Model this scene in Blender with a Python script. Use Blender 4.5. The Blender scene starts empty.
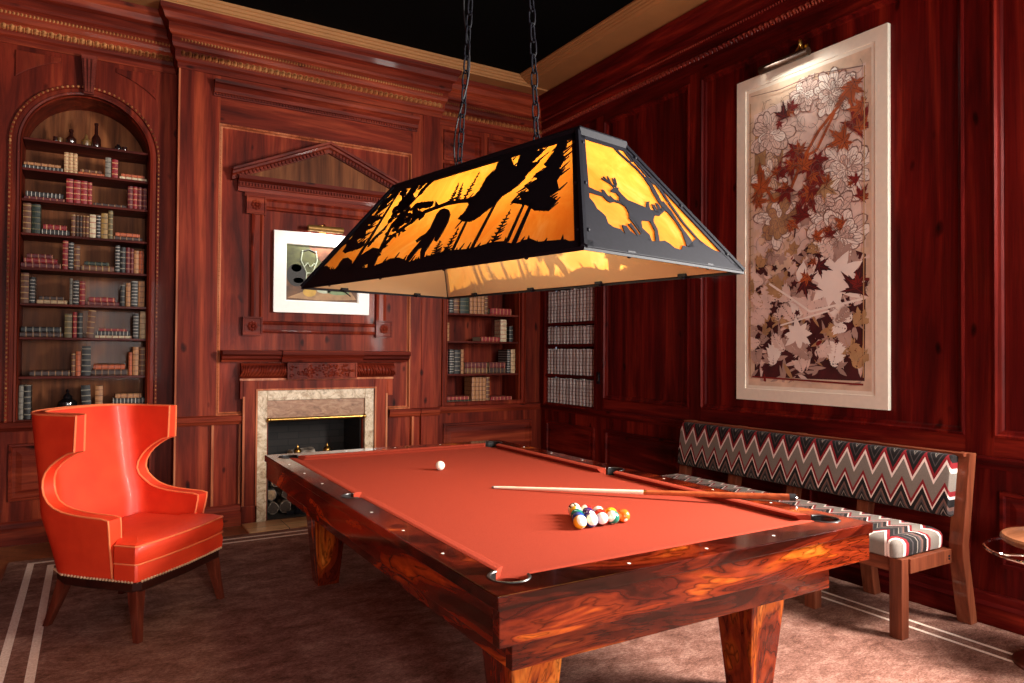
import bpy, bmesh, math, random
from mathutils import Vector, Matrix, noise
S = bpy.context.scene
C = S.collection
PI = math.pi
random.seed(7)
# ---------------------------------------------------------------- camera
cd = bpy.data.cameras.new('camera'); cam = bpy.data.objects.new('camera', cd); C.objects.link(cam)
cd.sensor_width = 36.0; cd.lens = 36.0 * 705.155 / 1024; cd.clip_start = .05
yaw, pit, rol = math.radians(30.8586), math.radians(.857), math.radians(.3865)
Fv = Vector((math.sin(yaw)*math.cos(pit), math.cos(yaw)*math.cos(pit), math.sin(pit)))
R0 = Vector((math.cos(yaw), -math.sin(yaw), 0)); U0 = R0.cross(Fv)
Rv = R0*math.cos(rol) + U0*math.sin(rol); Uv = -R0*math.sin(rol) + U0*math.cos(rol)
cam.matrix_world = Matrix(((Rv.x, Uv.x, -Fv.x, 0), (Rv.y, Uv.y, -Fv.y, 0), (Rv.z, Uv.z, -Fv.z, 1.5), (0, 0, 0, 1)))
S.camera = cam
# ---------------------------------------------------------------- world, daylight, exposure
wd = bpy.data.worlds.new('world'); S.world = wd; wd.use_nodes = True
wd.node_tree.nodes['Background'].inputs[0].default_value = (.75, .82, 1, 1)
wd.node_tree.nodes['Background'].inputs[1].default_value = .25
S.view_settings.view_transform = 'Standard'; S.view_settings.look = 'None'
S.view_settings.exposure = 0.35; S.view_settings.gamma = 1; S.view_settings.use_curve_mapping = False

def area(name, loc, aim, sx, sy, power, col):
    l = bpy.data.lights.new(name, 'AREA'); l.shape = 'RECTANGLE'; l.size = sx; l.size_y = sy
    l.energy = power; l.color = col
    o = bpy.data.objects.new(name, l); C.objects.link(o); o.location = loc
    o.rotation_euler = (Vector(aim) - Vector(loc)).to_track_quat('-Z', 'Y').to_euler()
    return o
# daylight through the tall side window beyond the bench and through the two rear windows
area('daylight_side_window', (4.46, .90, 2.25), (3.4, 1.35, 1.86), .95, 1.6, 640, (1, .94, .86))
area('daylight_rear_window', (.55, -3.28, 1.85), (.55, 0, 1.6), 1.5, 2.1, 215, (1, .97, .93))
area('daylight_rear_window', (2.95, -3.28, 1.85), (2.95, 0, 1.6), 1.5, 2.1, 80, (1, .97, .93))

# ---------------------------------------------------------------- node helpers
def lin(r, g, b):
    f = lambda c: (c/255/12.92 if c/255 <= .04045 else ((c/255+.055)/1.055)**2.4)
    return (f(r), f(g), f(b), 1)
class N:
    def __init__(s, name, rough=.5, spec=.5, metal=0, coat=0, sheen=0):
        s.m = bpy.data.materials.new(name); s.m.use_nodes = True
        s.t = s.m.node_tree; s.b = s.t.nodes['Principled BSDF']
        s.b.inputs['Roughness'].default_value = rough; s.b.inputs['Metallic'].default_value = metal
        s.b.inputs['Coat Weight'].default_value = coat; s.b.inputs['Coat Roughness'].default_value = .06
        s.b.inputs['Specular IOR Level'].default_value = spec
        if sheen: s.b.inputs['Sheen Weight'].default_value = sheen
    def n(s, ty, **k):
        x = s.t.nodes.new(ty)
        for a, v in k.items():
            if a in x.inputs: x.inputs[a].default_value = v
            else: setattr(x, a, v)
        return x
    def l(s, a, b): s.t.links.new(a, b)
    def co(s, sc=(1, 1, 1), rot=(0, 0, 0), loc=(0, 0, 0)):
        t = s.n('ShaderNodeTexCoord'); m = s.n('ShaderNodeMapping')
        m.inputs['Scale'].default_value = sc; m.inputs['Rotation'].default_value = rot; m.inputs['Location'].default_value = loc
        s.l(t.outputs['Object'], m.inputs[0]); return m.outputs[0]
    def noise(s, v, sc, det=4, dist=0, rough=.55):
        x = s.n('ShaderNodeTexNoise'); x.inputs['Scale'].default_value = sc; x.inputs['Detail'].default_value = det
        x.inputs['Distortion'].default_value = dist; x.inputs['Roughness'].default_value = rough
        s.l(v, x.inputs['Vector']); return x.outputs[0]
    def ramp(s, v, stops, mode='LINEAR'):
        x = s.n('ShaderNodeValToRGB'); x.color_ramp.interpolation = mode
        e = x.color_ramp.elements
        while len(e) < len(stops): e.new(.5)
        for i, (p, c) in enumerate(stops): e[i].position = p; e[i].color = c if len(c) == 4 else (*c, 1)
        s.l(v, x.inputs[0]); return x.outputs[0]
    def math(s, op, a, b=None, c=None):
        x = s.n('ShaderNodeMath'); x.operation = op
        for i, v in enumerate((a, b, c)):
            if v is None: continue
            if isinstance(v, (int, float)): x.inputs[i].default_value = v
            else: s.l(v, x.inputs[i])
        return x.outputs[0]
    def mix(s, f, a, b, mode='MIX'):
        x = s.n('ShaderNodeMix'); x.data_type = 'RGBA'; x.blend_type = mode
        for i, v in ((0, f), (6, a), (7, b)):
            if isinstance(v, (int, float)): x.inputs[i].default_value = v
            elif isinstance(v, tuple): x.inputs[i].default_value = v
            else: s.l(v, x.inputs[i])
        return x.outputs[2]
    def sep(s, v):
        x = s.n('ShaderNodeSeparateXYZ'); s.l(v, x.inputs[0]); return x.outputs
    def col(s, v):
        if isinstance(v, tuple): s.b.inputs['Base Color'].default_value = v
        else: s.l(v, s.b.inputs['Base Color'])
        return s
    def bump(s, v, st=.2, d=.01):
        x = s.n('ShaderNodeBump'); x.inputs['Strength'].default_value = st; x.inputs['Distance'].default_value = d
        s.l(v, x.inputs['Height']); s.l(x.outputs[0], s.b.inputs['Normal']); return s

def plain(name, c, rough=.5, metal=0, coat=0, var=.12, sc=30, spec=.5, bump=0):
    m = N(name, rough, spec, metal, coat); v = m.noise(m.co(), sc, 3)
    d = tuple(x*(1-var*2) for x in c[:3]) + (1,); h = tuple(min(1, x*(1+var)) for x in c[:3]) + (1,)
    m.col(m.ramp(v, [(.3, d), (.7, h)]))
    if bump: m.bump(v, bump, .003)
    return m.m

def wood(name, dark, mid, light, axis='z', rough=.5, coat=.02, plank=0, knots=True, sc=1.0, fine=.5):
    m = N(name, rough, .10, 0, coat)
    k = .07
    s3 = {'x': (k, 1, 1), 'y': (1, k, 1), 'z': (1, 1, k)}[axis]
    v = m.co(s3)
    a = m.noise(v, 5*sc, 5, 1.2, .6); b = m.noise(v, 38*sc, 4, .3, .6)
    c = m.ramp(a, [(.28, dark), (.5, mid), (.72, light)])
    g = m.ramp(b, [(.34, (.42, .38, .36)), (.56, (1.1, 1.1, 1.1))])
    c = m.mix(fine, c, g, 'MULTIPLY')
    big = m.noise(m.co(), .9, 2)
    c = m.mix(.6, c, m.ramp(big, [(.34, (.6, .54, .54)), (.66, (1.38, 1.3, 1.25))]), 'MULTIPLY')
    if plank:
        o = m.sep(m.co()); u = {'z': m.math('ADD', o[0], o[1]), 'x': o[2], 'y': o[2]}[axis]
        w = m.n('ShaderNodeTexWhiteNoise'); w.noise_dimensions = '1D'
        m.l(m.math('FLOOR', m.math('DIVIDE', u, plank)), w.inputs['W'])
        c = m.mix(.75, c, m.ramp(w.outputs[0], [(0, (.68, .6, .6)), (1, (1.28, 1.2, 1.1))]), 'MULTIPLY')
    if knots:
        kv = {'x': (.45, 1, 1), 'y': (1, .45, 1), 'z': (1, 1, .45)}[axis]
        vo = m.n('ShaderNodeTexVoronoi'); vo.inputs['Scale'].default_value = 6.5
        nz = m.n('ShaderNodeTexNoise'); nz.inputs['Scale'].default_value = 9
        mv = m.co(kv); m.l(mv, nz.inputs['Vector'])
        m.l(m.mix(.06, mv, nz.outputs[1]), vo.inputs['Vector'])
        kk = m.ramp(vo.outputs['Distance'], [(.02, (.12, .1, .1)), (.085, (.38, .33, .33)), (.14, (1, 1, 1))])
        sel = m.ramp(m.noise(m.co(), 2.3, 1), [(.40, (0, 0, 0)), (.46, (1, 1, 1))])
        c = m.mix(sel, c, m.mix(1.0, c, kk, 'MULTIPLY'))
    m.col(c); m.bump(b, .08, .004)
    return m.m

M = {}
# back wall panelling: warm red-brown pine; right wall: same wood family, red tint of the light put into its colour
bd, bm_, bl = lin(52, 12, 8), lin(106, 35, 21), lin(152, 66, 39)
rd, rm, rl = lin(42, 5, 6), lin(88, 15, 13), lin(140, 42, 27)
for ax in 'xz': M['back_'+ax] = wood('panelling_red_brown_'+ax, bd, bm_, bl, ax, plank=.17 if ax == 'z' else 0)
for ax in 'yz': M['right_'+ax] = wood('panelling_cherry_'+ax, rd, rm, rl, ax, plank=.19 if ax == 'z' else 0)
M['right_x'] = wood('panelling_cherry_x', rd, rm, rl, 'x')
M['carved'] = wood('carved_brown_wood', lin(62, 28, 16), lin(140, 84, 48), lin(206, 150, 96), 'x', knots=False)
M['rcarved'] = wood('carved_light_tinted_wood', lin(54, 12, 12), lin(112, 36, 28), lin(166, 78, 54), 'y', knots=False)  # right wall carving, with the same light tint in its colour
M['shelf'] = wood('shelf_wood', lin(50, 18, 14), lin(92, 34, 26), lin(128, 58, 42), 'x', knots=False)
M['niche'] = wood('niche_back_board', lin(70, 38, 22), lin(112, 66, 38), lin(146, 96, 58), 'z', plank=.2, knots=False, coat=.05, rough=.5)
M['edge'] = wood('pale_moulding_wood', lin(112, 52, 32), lin(166, 92, 60), lin(204, 136, 98), 'z', knots=False, coat=.2)
M['gold'] = plain('tan_plaster_crown', lin(158, 108, 62), .6, var=.06, sc=4)
M['black'] = plain('black_painted_ceiling', (.0012, .0011, .001, 1), .95, spec=.05)
M['plaster'] = plain('rear_wall_paint', lin(120, 78, 60), .7, var=.04, sc=3)
M['iron'] = plain('black_iron', lin(17, 17, 25), .62, 0, var=.15, sc=60, spec=.15)
M['brass'] = plain('aged_brass', lin(190, 148, 78), .3, 1, var=.15, sc=20)
M['chrome'] = plain('polished_chrome', lin(225, 225, 225), .08, 1, var=.02)
M['white'] = plain('white_frame_paint', lin(238, 236, 230), .4, var=.02)
M['cream'] = plain('cream_frame_paint', lin(238, 230, 210), .45, var=.02)
M['pearl'] = plain('pearl_inlay', lin(240, 236, 225), .2, coat=.5, var=.02)
M['blackleather'] = plain('black_leather', lin(24, 20, 20), .4, coat=.2, var=.2, bump=.2)

# ---------------------------------------------------------------- mesh helpers
class G:
    def __init__(s): s.b = bmesh.new()
    def f(s, vs, mi=0):
        try: x = s.b.faces.new(vs); x.material_index = mi; return x
        except ValueError: return None
    def v(s, *p): return s.b.verts.new(p if len(p) == 3 else p[0])
    def quad(s, a, b, c, d, mi=0): return s.f([s.v(p) for p in (a, b, c, d)], mi)
    def box(s, x0, x1, y0, y1, z0, z1, mi=0, bev=0):
        P = [(x, y, z) for z in (z0, z1) for y in (y0, y1) for x in (x0, x1)]
        vs = [s.v(p) for p in P]; fs = []
        for q in ((0, 2, 3, 1), (4, 5, 7, 6), (0, 1, 5, 4), (2, 6, 7, 3), (0, 4, 6, 2), (1, 3, 7, 5)): fs.append(s.f([vs[i] for i in q], mi))
        if bev:
            es = list({e for f in fs for e in f.edges})
            r = bmesh.ops.bevel(s.b, geom=es, offset=bev, segments=2, profile=.5, affect='EDGES', clamp_overlap=True)
            for f in r['faces']: f.material_index = mi
        return s
    def obox(s, c, ax, ay, az, hx, hy, hz, mi=0):     # oriented box
        c, ax, ay, az = map(Vector, (c, ax, ay, az)); vs = []
        for k in (-1, 1):
            for j in (-1, 1):
                for i in (-1, 1): vs.append(s.v(tuple(c + ax*hx*i + ay*hy*j + az*hz*k)))
        for q in ((0, 2, 3, 1), (4, 5, 7, 6), (0, 1, 5, 4), (2, 6, 7, 3), (0, 4, 6, 2), (1, 3, 7, 5)): s.f([vs[i] for i in q], mi)
        return s
    def loft(s, loops, mi=0, closed=True, cap=True, mis=None):
        R = [[s.v(tuple(p)) for p in L] for L in loops]; n = len(R[0])
        for i in range(len(R)-1):
            for j in range(n if closed else n-1):
                s.f([R[i][j], R[i][(j+1) % n], R[i+1][(j+1) % n], R[i+1][j]], mis[i] if mis else mi)
        if cap: s.f(list(reversed(R[0])), mis[0] if mis else mi); s.f(R[-1], mis[-1] if mis else mi)
        return s
    def prism(s, pts, a, b, axis='y', mi=0):           # pts in the plane across axis: y->(x,z)  x->(y,z)  z->(x,y)
        T = {'y': lambda p, d: (p[0], d, p[1]), 'x': lambda p, d: (d, p[0], p[1]), 'z': lambda p, d: (p[0], p[1], d)}[axis]
        return s.loft([[T(p, a) for p in pts], [T(p, b) for p in pts]], mi)
    def lathe(s, prof, c=(0, 0, 0), seg=20, mi=0, ax='z', cap=True):
        L = []
        for r, h in prof:
            L.append([])
            for i in range(seg):
                t = 2*PI*i/seg; u, w = r*math.cos(t), r*math.sin(t)
                L[-1].append({'z': (c[0]+u, c[1]+w, c[2]+h), 'x': (c[0]+h, c[1]+u, c[2]+w), 'y': (c[0]+w, c[1]+h, c[2]+u)}[ax])
        return s.loft(L, mi, True, cap)
    def tube(s, pts, r, seg=8, closed=False, mi=0, rs=None):
        pts = [Vector(p) for p in pts]; n = len(pts); L = []; up = None
        for i, p in enumerate(pts):
            if closed: t = pts[(i+1) % n] - pts[i-1]
            else: t = pts[min(i+1, n-1)] - pts[max(i-1, 0)]
            t = t.normalized() if t.length > 1e-9 else Vector((0, 0, 1))
            if up is None: up = t.orthogonal().normalized()
            up = up - t*up.dot(t); up = up.normalized() if up.length > 1e-6 else t.orthogonal().normalized()
            w = t.cross(up); q = rs[i] if rs else r
            L.append([p + up*q*math.cos(2*PI*k/seg) + w*q*math.sin(2*PI*k/seg) for k in range(seg)])
        if closed: L.append(L[0])
        return s.loft(L, mi, True, not closed)
    def ring(s, O, u, v, n, rc, prof, mi=0, fill=None):   # rectangular moulding; prof = (inset, height)
        O, u, v, n = map(Vector, (O, u, v, n)); L = []
        for d, h in prof:
            a0, a1, b0, b1 = rc[0]+d, rc[1]-d, rc[2]+d, rc[3]-d
            L.append([O+u*a+v*b+n*h for a, b in ((a0, b0), (a1, b0), (a1, b1), (a0, b1))])
        s.loft(L, mi, True, False)
        if fill is not None: s.quad(*[tuple(p) for p in L[-1]], mi=fill)
        return s
    def sph(s, c, r, seg=10, mi=0, sc=(1, 1, 1)):
        x = bmesh.ops.create_uvsphere(s.b, u_segments=seg, v_segments=max(5, seg*2//3), radius=r, matrix=Matrix.Translation(c) @ Matrix.Diagonal((*sc, 1)))
        for v in x['verts']:
            for f in v.link_faces: f.material_index = mi
        return s
    def flat(s, pts, n0, T, th, mi=0):                  # outline plate: pts 2d -> T(a,b,h)
        L = [[T(a, b, n0) for a, b in pts], [T(a, b, n0+th) for a, b in pts]]
        R = [[s.v(tuple(p)) for p in l] for l in L]; k = len(pts)
        for j in range(k): s.f([R[0][j], R[0][(j+1) % k], R[1][(j+1) % k], R[1][j]], mi)
        f1 = s.f(list(reversed(R[0])), mi); f2 = s.f(R[1], mi)
        fs = [f for f in (f1, f2) if f]
        for f in fs: f.normal_update()
        bmesh.ops.triangulate(s.b, faces=fs, ngon_method='EAR_CLIP'); return s
    def obj(s, name, mats, parent=None, smooth=False, loc=None, rz=None, bevel=0):
        bmesh.ops.recalc_face_normals(s.b, faces=s.b.faces[:])
        me = bpy.data.meshes.new(name); s.b.to_mesh(me); s.b.free()
        for m in (mats if isinstance(mats, (list, tuple)) else [mats]): me.materials.append(m)
        if smooth:
            for p in me.polygons: p.use_smooth = True
            if smooth != 'all':
                me.set_sharp_from_angle(angle=math.radians(38))
        o = bpy.data.objects.new(name, me); C.objects.link(o)
        if parent: o.parent = parent
        if loc: o.location = loc
        if rz is not None: o.rotation_euler = (0, 0, rz)
        if bevel:
            b = o.modifiers.new('bevel', 'BEVEL'); b.width = bevel; b.segments = 2; b.limit_method = 'ANGLE'
        return o
def tag(o, label, cat, group=None, kind=None):
    o['label'] = label; o['category'] = cat
    if group: o['group'] = group
    if kind: o['kind'] = kind
    return o
def thing(name, label, cat, loc=(0, 0, 0), rz=0, group=None):
    o = bpy.data.objects.new(name, None); C.objects.link(o); o.location = loc; o.rotation_euler = (0, 0, rz)
    o.empty_display_size = .1
    return tag(o, label, cat, group)
def struct(o, label=None):
    o['kind'] = 'structure'
    if label: o['label'] = label
    return o
# ================================================================= ROOM SHELL
YB, YF, XR, ZC = 6.60, 6.42, 4.33, 4.40      # bay face, chimney breast face, right wall, ceiling
X0, Y0 = -.78, -3.2
VX, VY, VZ = (1, 0, 0), (0, 1, 0), (0, 0, 1)
# floor: herringbone parquet
m = N('herringbone_parquet', .3, .5, 0, .3)
v = m.co((1, 1, 1), (0, 0, PI/4)); br = m.n('ShaderNodeTexBrick'); br.inputs['Scale'].default_value = 1
br.inputs['Brick Width'].default_value = .34; br.inputs['Row Height'].default_value = .085; br.inputs['Mortar Size'].default_value = .002
br.inputs['Color1'].default_value = lin(122, 72, 42); br.inputs['Color2'].default_value = lin(158, 98, 58); br.inputs['Mortar'].default_value = lin(50, 26, 16)
m.l(v, br.inputs['Vector'])
g = m.noise(m.co((12, 1.2, 1), (0, 0, PI/4)), 6, 4)
m.col(m.mix(.6, br.outputs[0], m.ramp(g, [(.3, (.6, .55, .5)), (.7, (1.15, 1.1, 1.05))]), 'MULTIPLY'))
struct(G().box(X0-.1, XR+.1, Y0-.1, YB+.6, -.08, 0).obj('floor', m.m), 'herringbone parquet floor')
struct(G().box(X0-.1, XR+.1, Y0-.1, YB+.6, ZC, ZC+.08).obj('ceiling', M['black']), 'black ceiling')

# chimney breast
g = G(); g.box(.60, 1.352, YF+.03, YB+.6, 0, ZC); g.box(2.208, 2.98, YF+.03, YB+.6, 0, ZC)
g.box(1.352, 2.208, YF+.03, YB+.6, .905, ZC); g.box(1.352, 2.208, YF+.55, YB+.6, 0, .905)
struct(g.obj('wall_back', M['back_z']), 'panelled chimney breast wall')
# left bay with the arched opening
def arch(cx, r, zs, n=28, z0=None):
    p = [(cx - r*math.cos(PI*i/n), zs + r*math.sin(PI*i/n)) for i in range(n+1)]
    return ([(cx-r, z0)] + p + [(cx+r, z0)]) if z0 is not None else p
AX, AR, AZ, AB = -.04, .45, 3.09, .93
g = G(); g.box(X0-.1, AX-AR, YB, YB+.05, 0, ZC); g.box(AX+AR, .60, YB, YB+.05, 0, ZC); g.box(AX-AR, AX+AR, YB, YB+.05, 0, AB)
p = arch(AX, AR, AZ)
for a, b in zip(p, p[1:]): g.prism([a, b, (b[0], ZC), (a[0], ZC)], YB, YB+.05)
g.box(X0-.1, .60, YB+.45, YB+.6, 0, ZC)
struct(g.obj('wall_back_left', M['back_z']), 'panelled bay left of the chimney breast')
# right bay with the square recess
RX0, RX1, RZ0, RZ1 = 3.15, 4.06, .955, 3.40
g = G(); g.box(2.98, RX0, YB, YB+.05, 0, ZC); g.box(RX1, XR+.1, YB, YB+.05, 0, ZC); g.box(RX0, RX1, YB, YB+.05, 0, RZ0); g.box(RX0, RX1, YB, YB+.05, RZ1, ZC)
g.box(2.98, XR+.1, YB+.45, YB+.6, 0, ZC)
struct(g.obj('wall_back_right', M['back_z']), 'panelled bay right of the chimney breast')
# right wall, with the side window, the jib door recess
WY0, WY1, WZ0, WZ1 = .40, 1.38, 1.40, 3.10
DY0, DY1 = 5.60, 6.50
g = G()
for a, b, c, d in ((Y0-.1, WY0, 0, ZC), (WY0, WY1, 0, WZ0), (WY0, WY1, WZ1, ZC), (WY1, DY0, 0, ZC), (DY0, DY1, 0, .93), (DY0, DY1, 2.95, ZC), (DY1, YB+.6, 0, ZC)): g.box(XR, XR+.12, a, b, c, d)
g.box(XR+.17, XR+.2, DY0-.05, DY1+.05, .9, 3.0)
struct(g.obj('wall_right', M['right_z']), 'panelled wall on the right, red light tint in its colour')
struct(G().box(X0-.1, X0, Y0-.1, YB+.6, 0, ZC).obj('wall_left', M['back_z']), 'panelled wall on the left')
g = G(); zs = (.8, 3.4)
xs = [(-.2, 1.3), (2.2, 3.7)]
g.box(X0-.1, -.2, Y0-.1, Y0, 0, ZC); g.box(1.3, 2.2, Y0-.1, Y0, 0, ZC); g.box(3.7, XR+.1, Y0-.1, Y0, 0, ZC)
for a, b in xs: g.box(a, b, Y0-.1, Y0, 0, zs[0]); g.box(a, b, Y0-.1, Y0, zs[1], ZC)
struct(g.obj('wall_rear', M['back_z']), 'panelled wall behind the camera')
k = 1
for a, b in xs:
    g = G(); g.ring((0, Y0-.05, 0), VX, VZ, VY, (a, b, *zs), [(0, -.04), (0, .06), (.06, .06), (.06, -.04), (0, -.04)])
    g.box((a+b)/2-.02, (a+b)/2+.02, Y0-.07, Y0-.03, *zs)
    for z in (1.45, 2.1, 2.75): g.box(a, b, Y0-.065, Y0-.035, z-.015, z+.015)
    struct(g.obj('window_%d' % k, M['back_x']), 'tall sash window in the rear wall'); k += 1
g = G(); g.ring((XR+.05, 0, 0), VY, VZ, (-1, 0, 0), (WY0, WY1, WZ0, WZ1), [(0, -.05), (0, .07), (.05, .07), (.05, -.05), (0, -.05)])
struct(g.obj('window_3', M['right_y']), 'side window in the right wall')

# ---- entablature: profile (d, z) out from a face
ENT = [(0, 3.84), (.012, 3.84), (.014, 3.885), (.03, 3.90), (.034, 3.925), (.034, 3.985), (.052, 4.00), (.06, 4.03), (.06, 4.085), (.078, 4.10), (.088, 4.12), (.088, 4.175), (.118, 4.195), (.135, 4.24), (.155, 4.262), (.16, 4.30), (0, 4.30)]
def ent(a, b, face, axis, sgn, name, mat, cm, da=0, db=0, ret=None):
    g = G()
    if ret: g.loft([[(ret[0]-d, YB, z) for d, z in ENT], [(ret[0]-d, face-d, z) for d, z in ENT], [(ret[1]+d, face-d, z) for d, z in ENT], [(ret[1]+d, YB, z) for d, z in ENT]])
    elif axis == 'x': g.prism([(face+sgn*d, z) for d, z in ENT], a, b, 'x')
    else: g.prism([(face+sgn*d, z) for d, z in ENT], a, b, 'y')
    # egg-and-dart course and bead course
    n = int((b-a)/.05)
    for i in range(n):
        t = a + (b-a)*(i+.5)/n; w = (b-a)/n
        def at(dt, d, z): return (t+dt, face+sgn*d, z) if axis == 'x' else (face+sgn*d, t+dt, z)
        def lump(dt, d, z, hw, hz, hd):
            c = g.v(at(dt, d+hd, z)); q = [g.v(at(dt+a_*hw, d, z+b_*hz)) for a_, b_ in ((-1, -.5), (0, -1), (1, -.5), (1, .6), (0, 1), (-1, .6))]
            for j in range(6): g.f([c, q[j], q[(j+1) % 6]], 1)
        lump(0, .034, 3.956, w*.34, .028, .024); lump(w*.5, .034, 3.95, w*.12, .026, .016)
        for dt in (-.25, .25): lump(w*dt, .06, 4.058, w*.17, .014, .012)
    return struct(g.obj(name, [mat, cm]))
ent(X0, .60, YB, 'x', -1, 'trim_1', M['back_x'], M['carved'])['label'] = 'carved cornice over the left bay'
ent(.60, 2.98, YF, 'x', -1, 'trim_2', M['back_x'], M['carved'], ret=(.60, 2.98))['label'] = 'carved cornice over the chimney breast'
ent(2.98, XR, YB, 'x', -1, 'trim_3', M['back_x'], M['carved'])['label'] = 'carved cornice over the right bay'
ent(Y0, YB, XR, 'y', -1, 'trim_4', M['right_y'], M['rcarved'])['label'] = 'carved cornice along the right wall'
# tan plaster crown round the ceiling
LIP = [(0, 4.40), (0, 4.378), (.012, 4.372), (.012, 4.350), (.024, 4.344), (.024, 4.322), (.036, 4.316), (.036, 4.30)]
g = G(); g.prism([(6.24+d, z) for d, z in LIP] + [(YB, 4.302), (YB, 4.40)], X0, XR, 'x'); struct(g.obj('trim_6', M['gold']), 'tan plaster crown along the back wall')
RL = [(3.80, 4.40), (3.80, 4.385), (3.82, 4.38), (3.825, 4.37), (3.845, 4.365), (3.85, 4.355), (3.87, 4.35), (3.875, 4.342), (3.90, 4.336), (3.91, 4.326), (XR, 4.302), (XR, 4.40)]
g = G(); g.prism(RL, Y0, 6.27, 'y'); struct(g.obj('trim_7', M['gold']), 'tan plaster crown along the right wall')

# ---- breast: stiles, head mould, rails, lower panels
g = G()
g.box(.60, .80, YF, YF+.031, 0, 3.86); g.box(.80, .925, YF+.008, YF+.031, .93, 3.86)
g.box(2.675, 2.80, YF+.008, YF+.031, .93, 3.86); g.box(2.80, 2.98, YF, YF+.031, 0, 3.86)
struct(g.obj('trim_8', M['back_z']), 'flat stiles either side of the chimney breast')
g = G(); g.box(.925, 2.675, YF+.01, YF+.031, 3.43, 3.86); struct(g.obj('trim_9', M['back_x']), 'plain frieze board over the overmantel panel')
g = G(); g.prism([(YF+.02, 3.66), (YF-.01, 3.66), (YF-.015, 3.685), (YF-.03, 3.69), (YF-.035, 3.72), (YF-.06, 3.75), (YF-.075, 3.76), (YF-.08, 3.785), (YF+.02, 3.80)], .87, 2.73, 'x')
for i in range(74): g.box(.885+i*.025, .897+i*.025, YF-.026, YF-.01, 3.667, 3.684)
struct(g.obj('trim_10', M['back_x']), 'moulded shelf above the overmantel panel')
g = G(); g.ring((0, YF+.03, 0), VX, VZ, (0, -1, 0), (.918, 2.682, .94, 3.437), [(0, 0), (0, .026), (.014, .03), (.02, .008), (.03, 0)])
def studs(g, a, b, f, n, sz):
    for i in range(n):
        t = (i+.5)/n; p = Vector(a).lerp(Vector(b), t); c = g.v(tuple(p + Vector(f)*sz))
        d = (Vector(b)-Vector(a)).normalized()*(Vector(b)-Vector(a)).length/n*.38; e = d.normalized().cross(Vector(f))*sz*.9
        q = [g.v(tuple(p+x)) for x in (d, e, -d, -e)]
        for j in range(4): g.f([c, q[j], q[(j+1) % 4]])
studs(g, (.93, YF+.004, .95), (.93, YF+.004, 3.43), (0, -1, 0), 70, .010); studs(g, (2.67, YF+.004, .95), (2.67, YF+.004, 3.43), (0, -1, 0), 70, .010)
studs(g, (.93, YF+.004, 3.43), (2.67, YF+.004, 3.43), (0, -1, 0), 50, .010)
struct(g.obj('trim_11', M['edge']), 'carved bead round the overmantel panel')
RAIL = [(0, .865), (.012, .865), (.02, .885), (.03, .895), (.034, .925), (.03, .935), (0, .945)]
g = G()
for a, b in ((.588, .92), (2.79, 2.992)): g.prism([(YF-d, z) for d, z in RAIL], a, b, 'x')
for a, b in ((.92, 1.13), (2.47, 2.79)): g.prism([(YF+.012-d, z) for d, z in RAIL], a, b, 'x')
g.prism([(YB-d, z) for d, z in RAIL], X0, .60, 'x'); g.prism([(YB-d, z) for d, z in RAIL], 2.98, XR, 'x')
struct(g.obj('trim_12', M['back_x']), 'chair rail of the back wall')
BASE = [(0, 0), (.035, 0), (.035, .11), (.022, .13), (.018, .165), (.008, .18), (0, .18)]
g = G()
for a, b in ((.575, 1.13), (2.47, 3.0)): g.prism([(YF-d, z) for d, z in BASE], a, b, 'x')
g.prism([(YB-d, z) for d, z in BASE], X0, .60, 'x'); g.prism([(YB-d, z) for d, z in BASE], 2.98, XR, 'x')
struct(g.obj('baseboard_back', M['back_x']), 'baseboard of the back wall')
g = G()
g.box(.885, .905, YF-.006, YF+.03, .18, .865); g.box(2.70, 2.72, YF-.006, YF+.03, .18, .865); g.box(.598, .612, YF-.008, YF+.02, .18, 3.84)
g.box(1.105, 1.12, YF, YF+.03, .18, .865)
struct(g.obj('trim_13', M['edge']), 'thin edge mouldings of the chimney breast')
g = G()
PAN = [(0, 0), (.004, .016), (.02, .018), (.028, .004), (.05, .004), (.09, .014)]
g.ring((0, YB, 0), VX, VZ, (0, -1, 0), (-.53, .45, .33, .77), PAN, 0, 0)
g.ring((0, YB, 0), VX, VZ, (0, -1, 0), (3.12, 4.2, .30, .76), PAN, 0, 0)
g.ring((0, YB, 0), VX, VZ, (0, -1, 0), (3.10, 3.55, 3.48, 3.80), PAN, 0, 0); g.ring((0, YB, 0), VX, VZ, (0, -1, 0), (3.62, 4.20, 3.48, 3.80), PAN, 0, 0)
struct(g.obj('trim_14', M['back_x']), 'raised panels of the back bays')

# ---- right wall panelling
def rp(g, y0, y1, z0, z1, prof, fill=0): g.ring((XR, 0, 0), VY, VZ, (-1, 0, 0), (y0, y1, z0, z1), prof, 0, fill)
TALL = [(0, .004), (0, .034), (.012, .038), (.02, .02), (.035, .014), (.045, .003)]
g = G()
for a, b in ((4.31, 5.46), (2.14, 4.18), (.05, 1.99-.0),): pass
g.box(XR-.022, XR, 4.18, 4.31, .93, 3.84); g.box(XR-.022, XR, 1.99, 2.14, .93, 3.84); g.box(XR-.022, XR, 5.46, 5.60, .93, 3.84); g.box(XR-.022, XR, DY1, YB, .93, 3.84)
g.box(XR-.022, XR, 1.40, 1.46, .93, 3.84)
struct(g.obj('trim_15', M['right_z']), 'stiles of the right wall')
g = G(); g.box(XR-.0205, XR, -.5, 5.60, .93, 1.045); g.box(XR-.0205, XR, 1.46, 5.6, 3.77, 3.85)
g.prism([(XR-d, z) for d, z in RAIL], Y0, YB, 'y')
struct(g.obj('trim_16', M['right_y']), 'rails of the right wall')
g = G(); rp(g, 4.31, 5.46, 1.045, 3.77, TALL, None); rp(g, 2.14, 4.18, 1.045, 3.77, TALL, None); rp(g, 1.46, 1.99, 1.045, 3.77, TALL, None)
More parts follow.
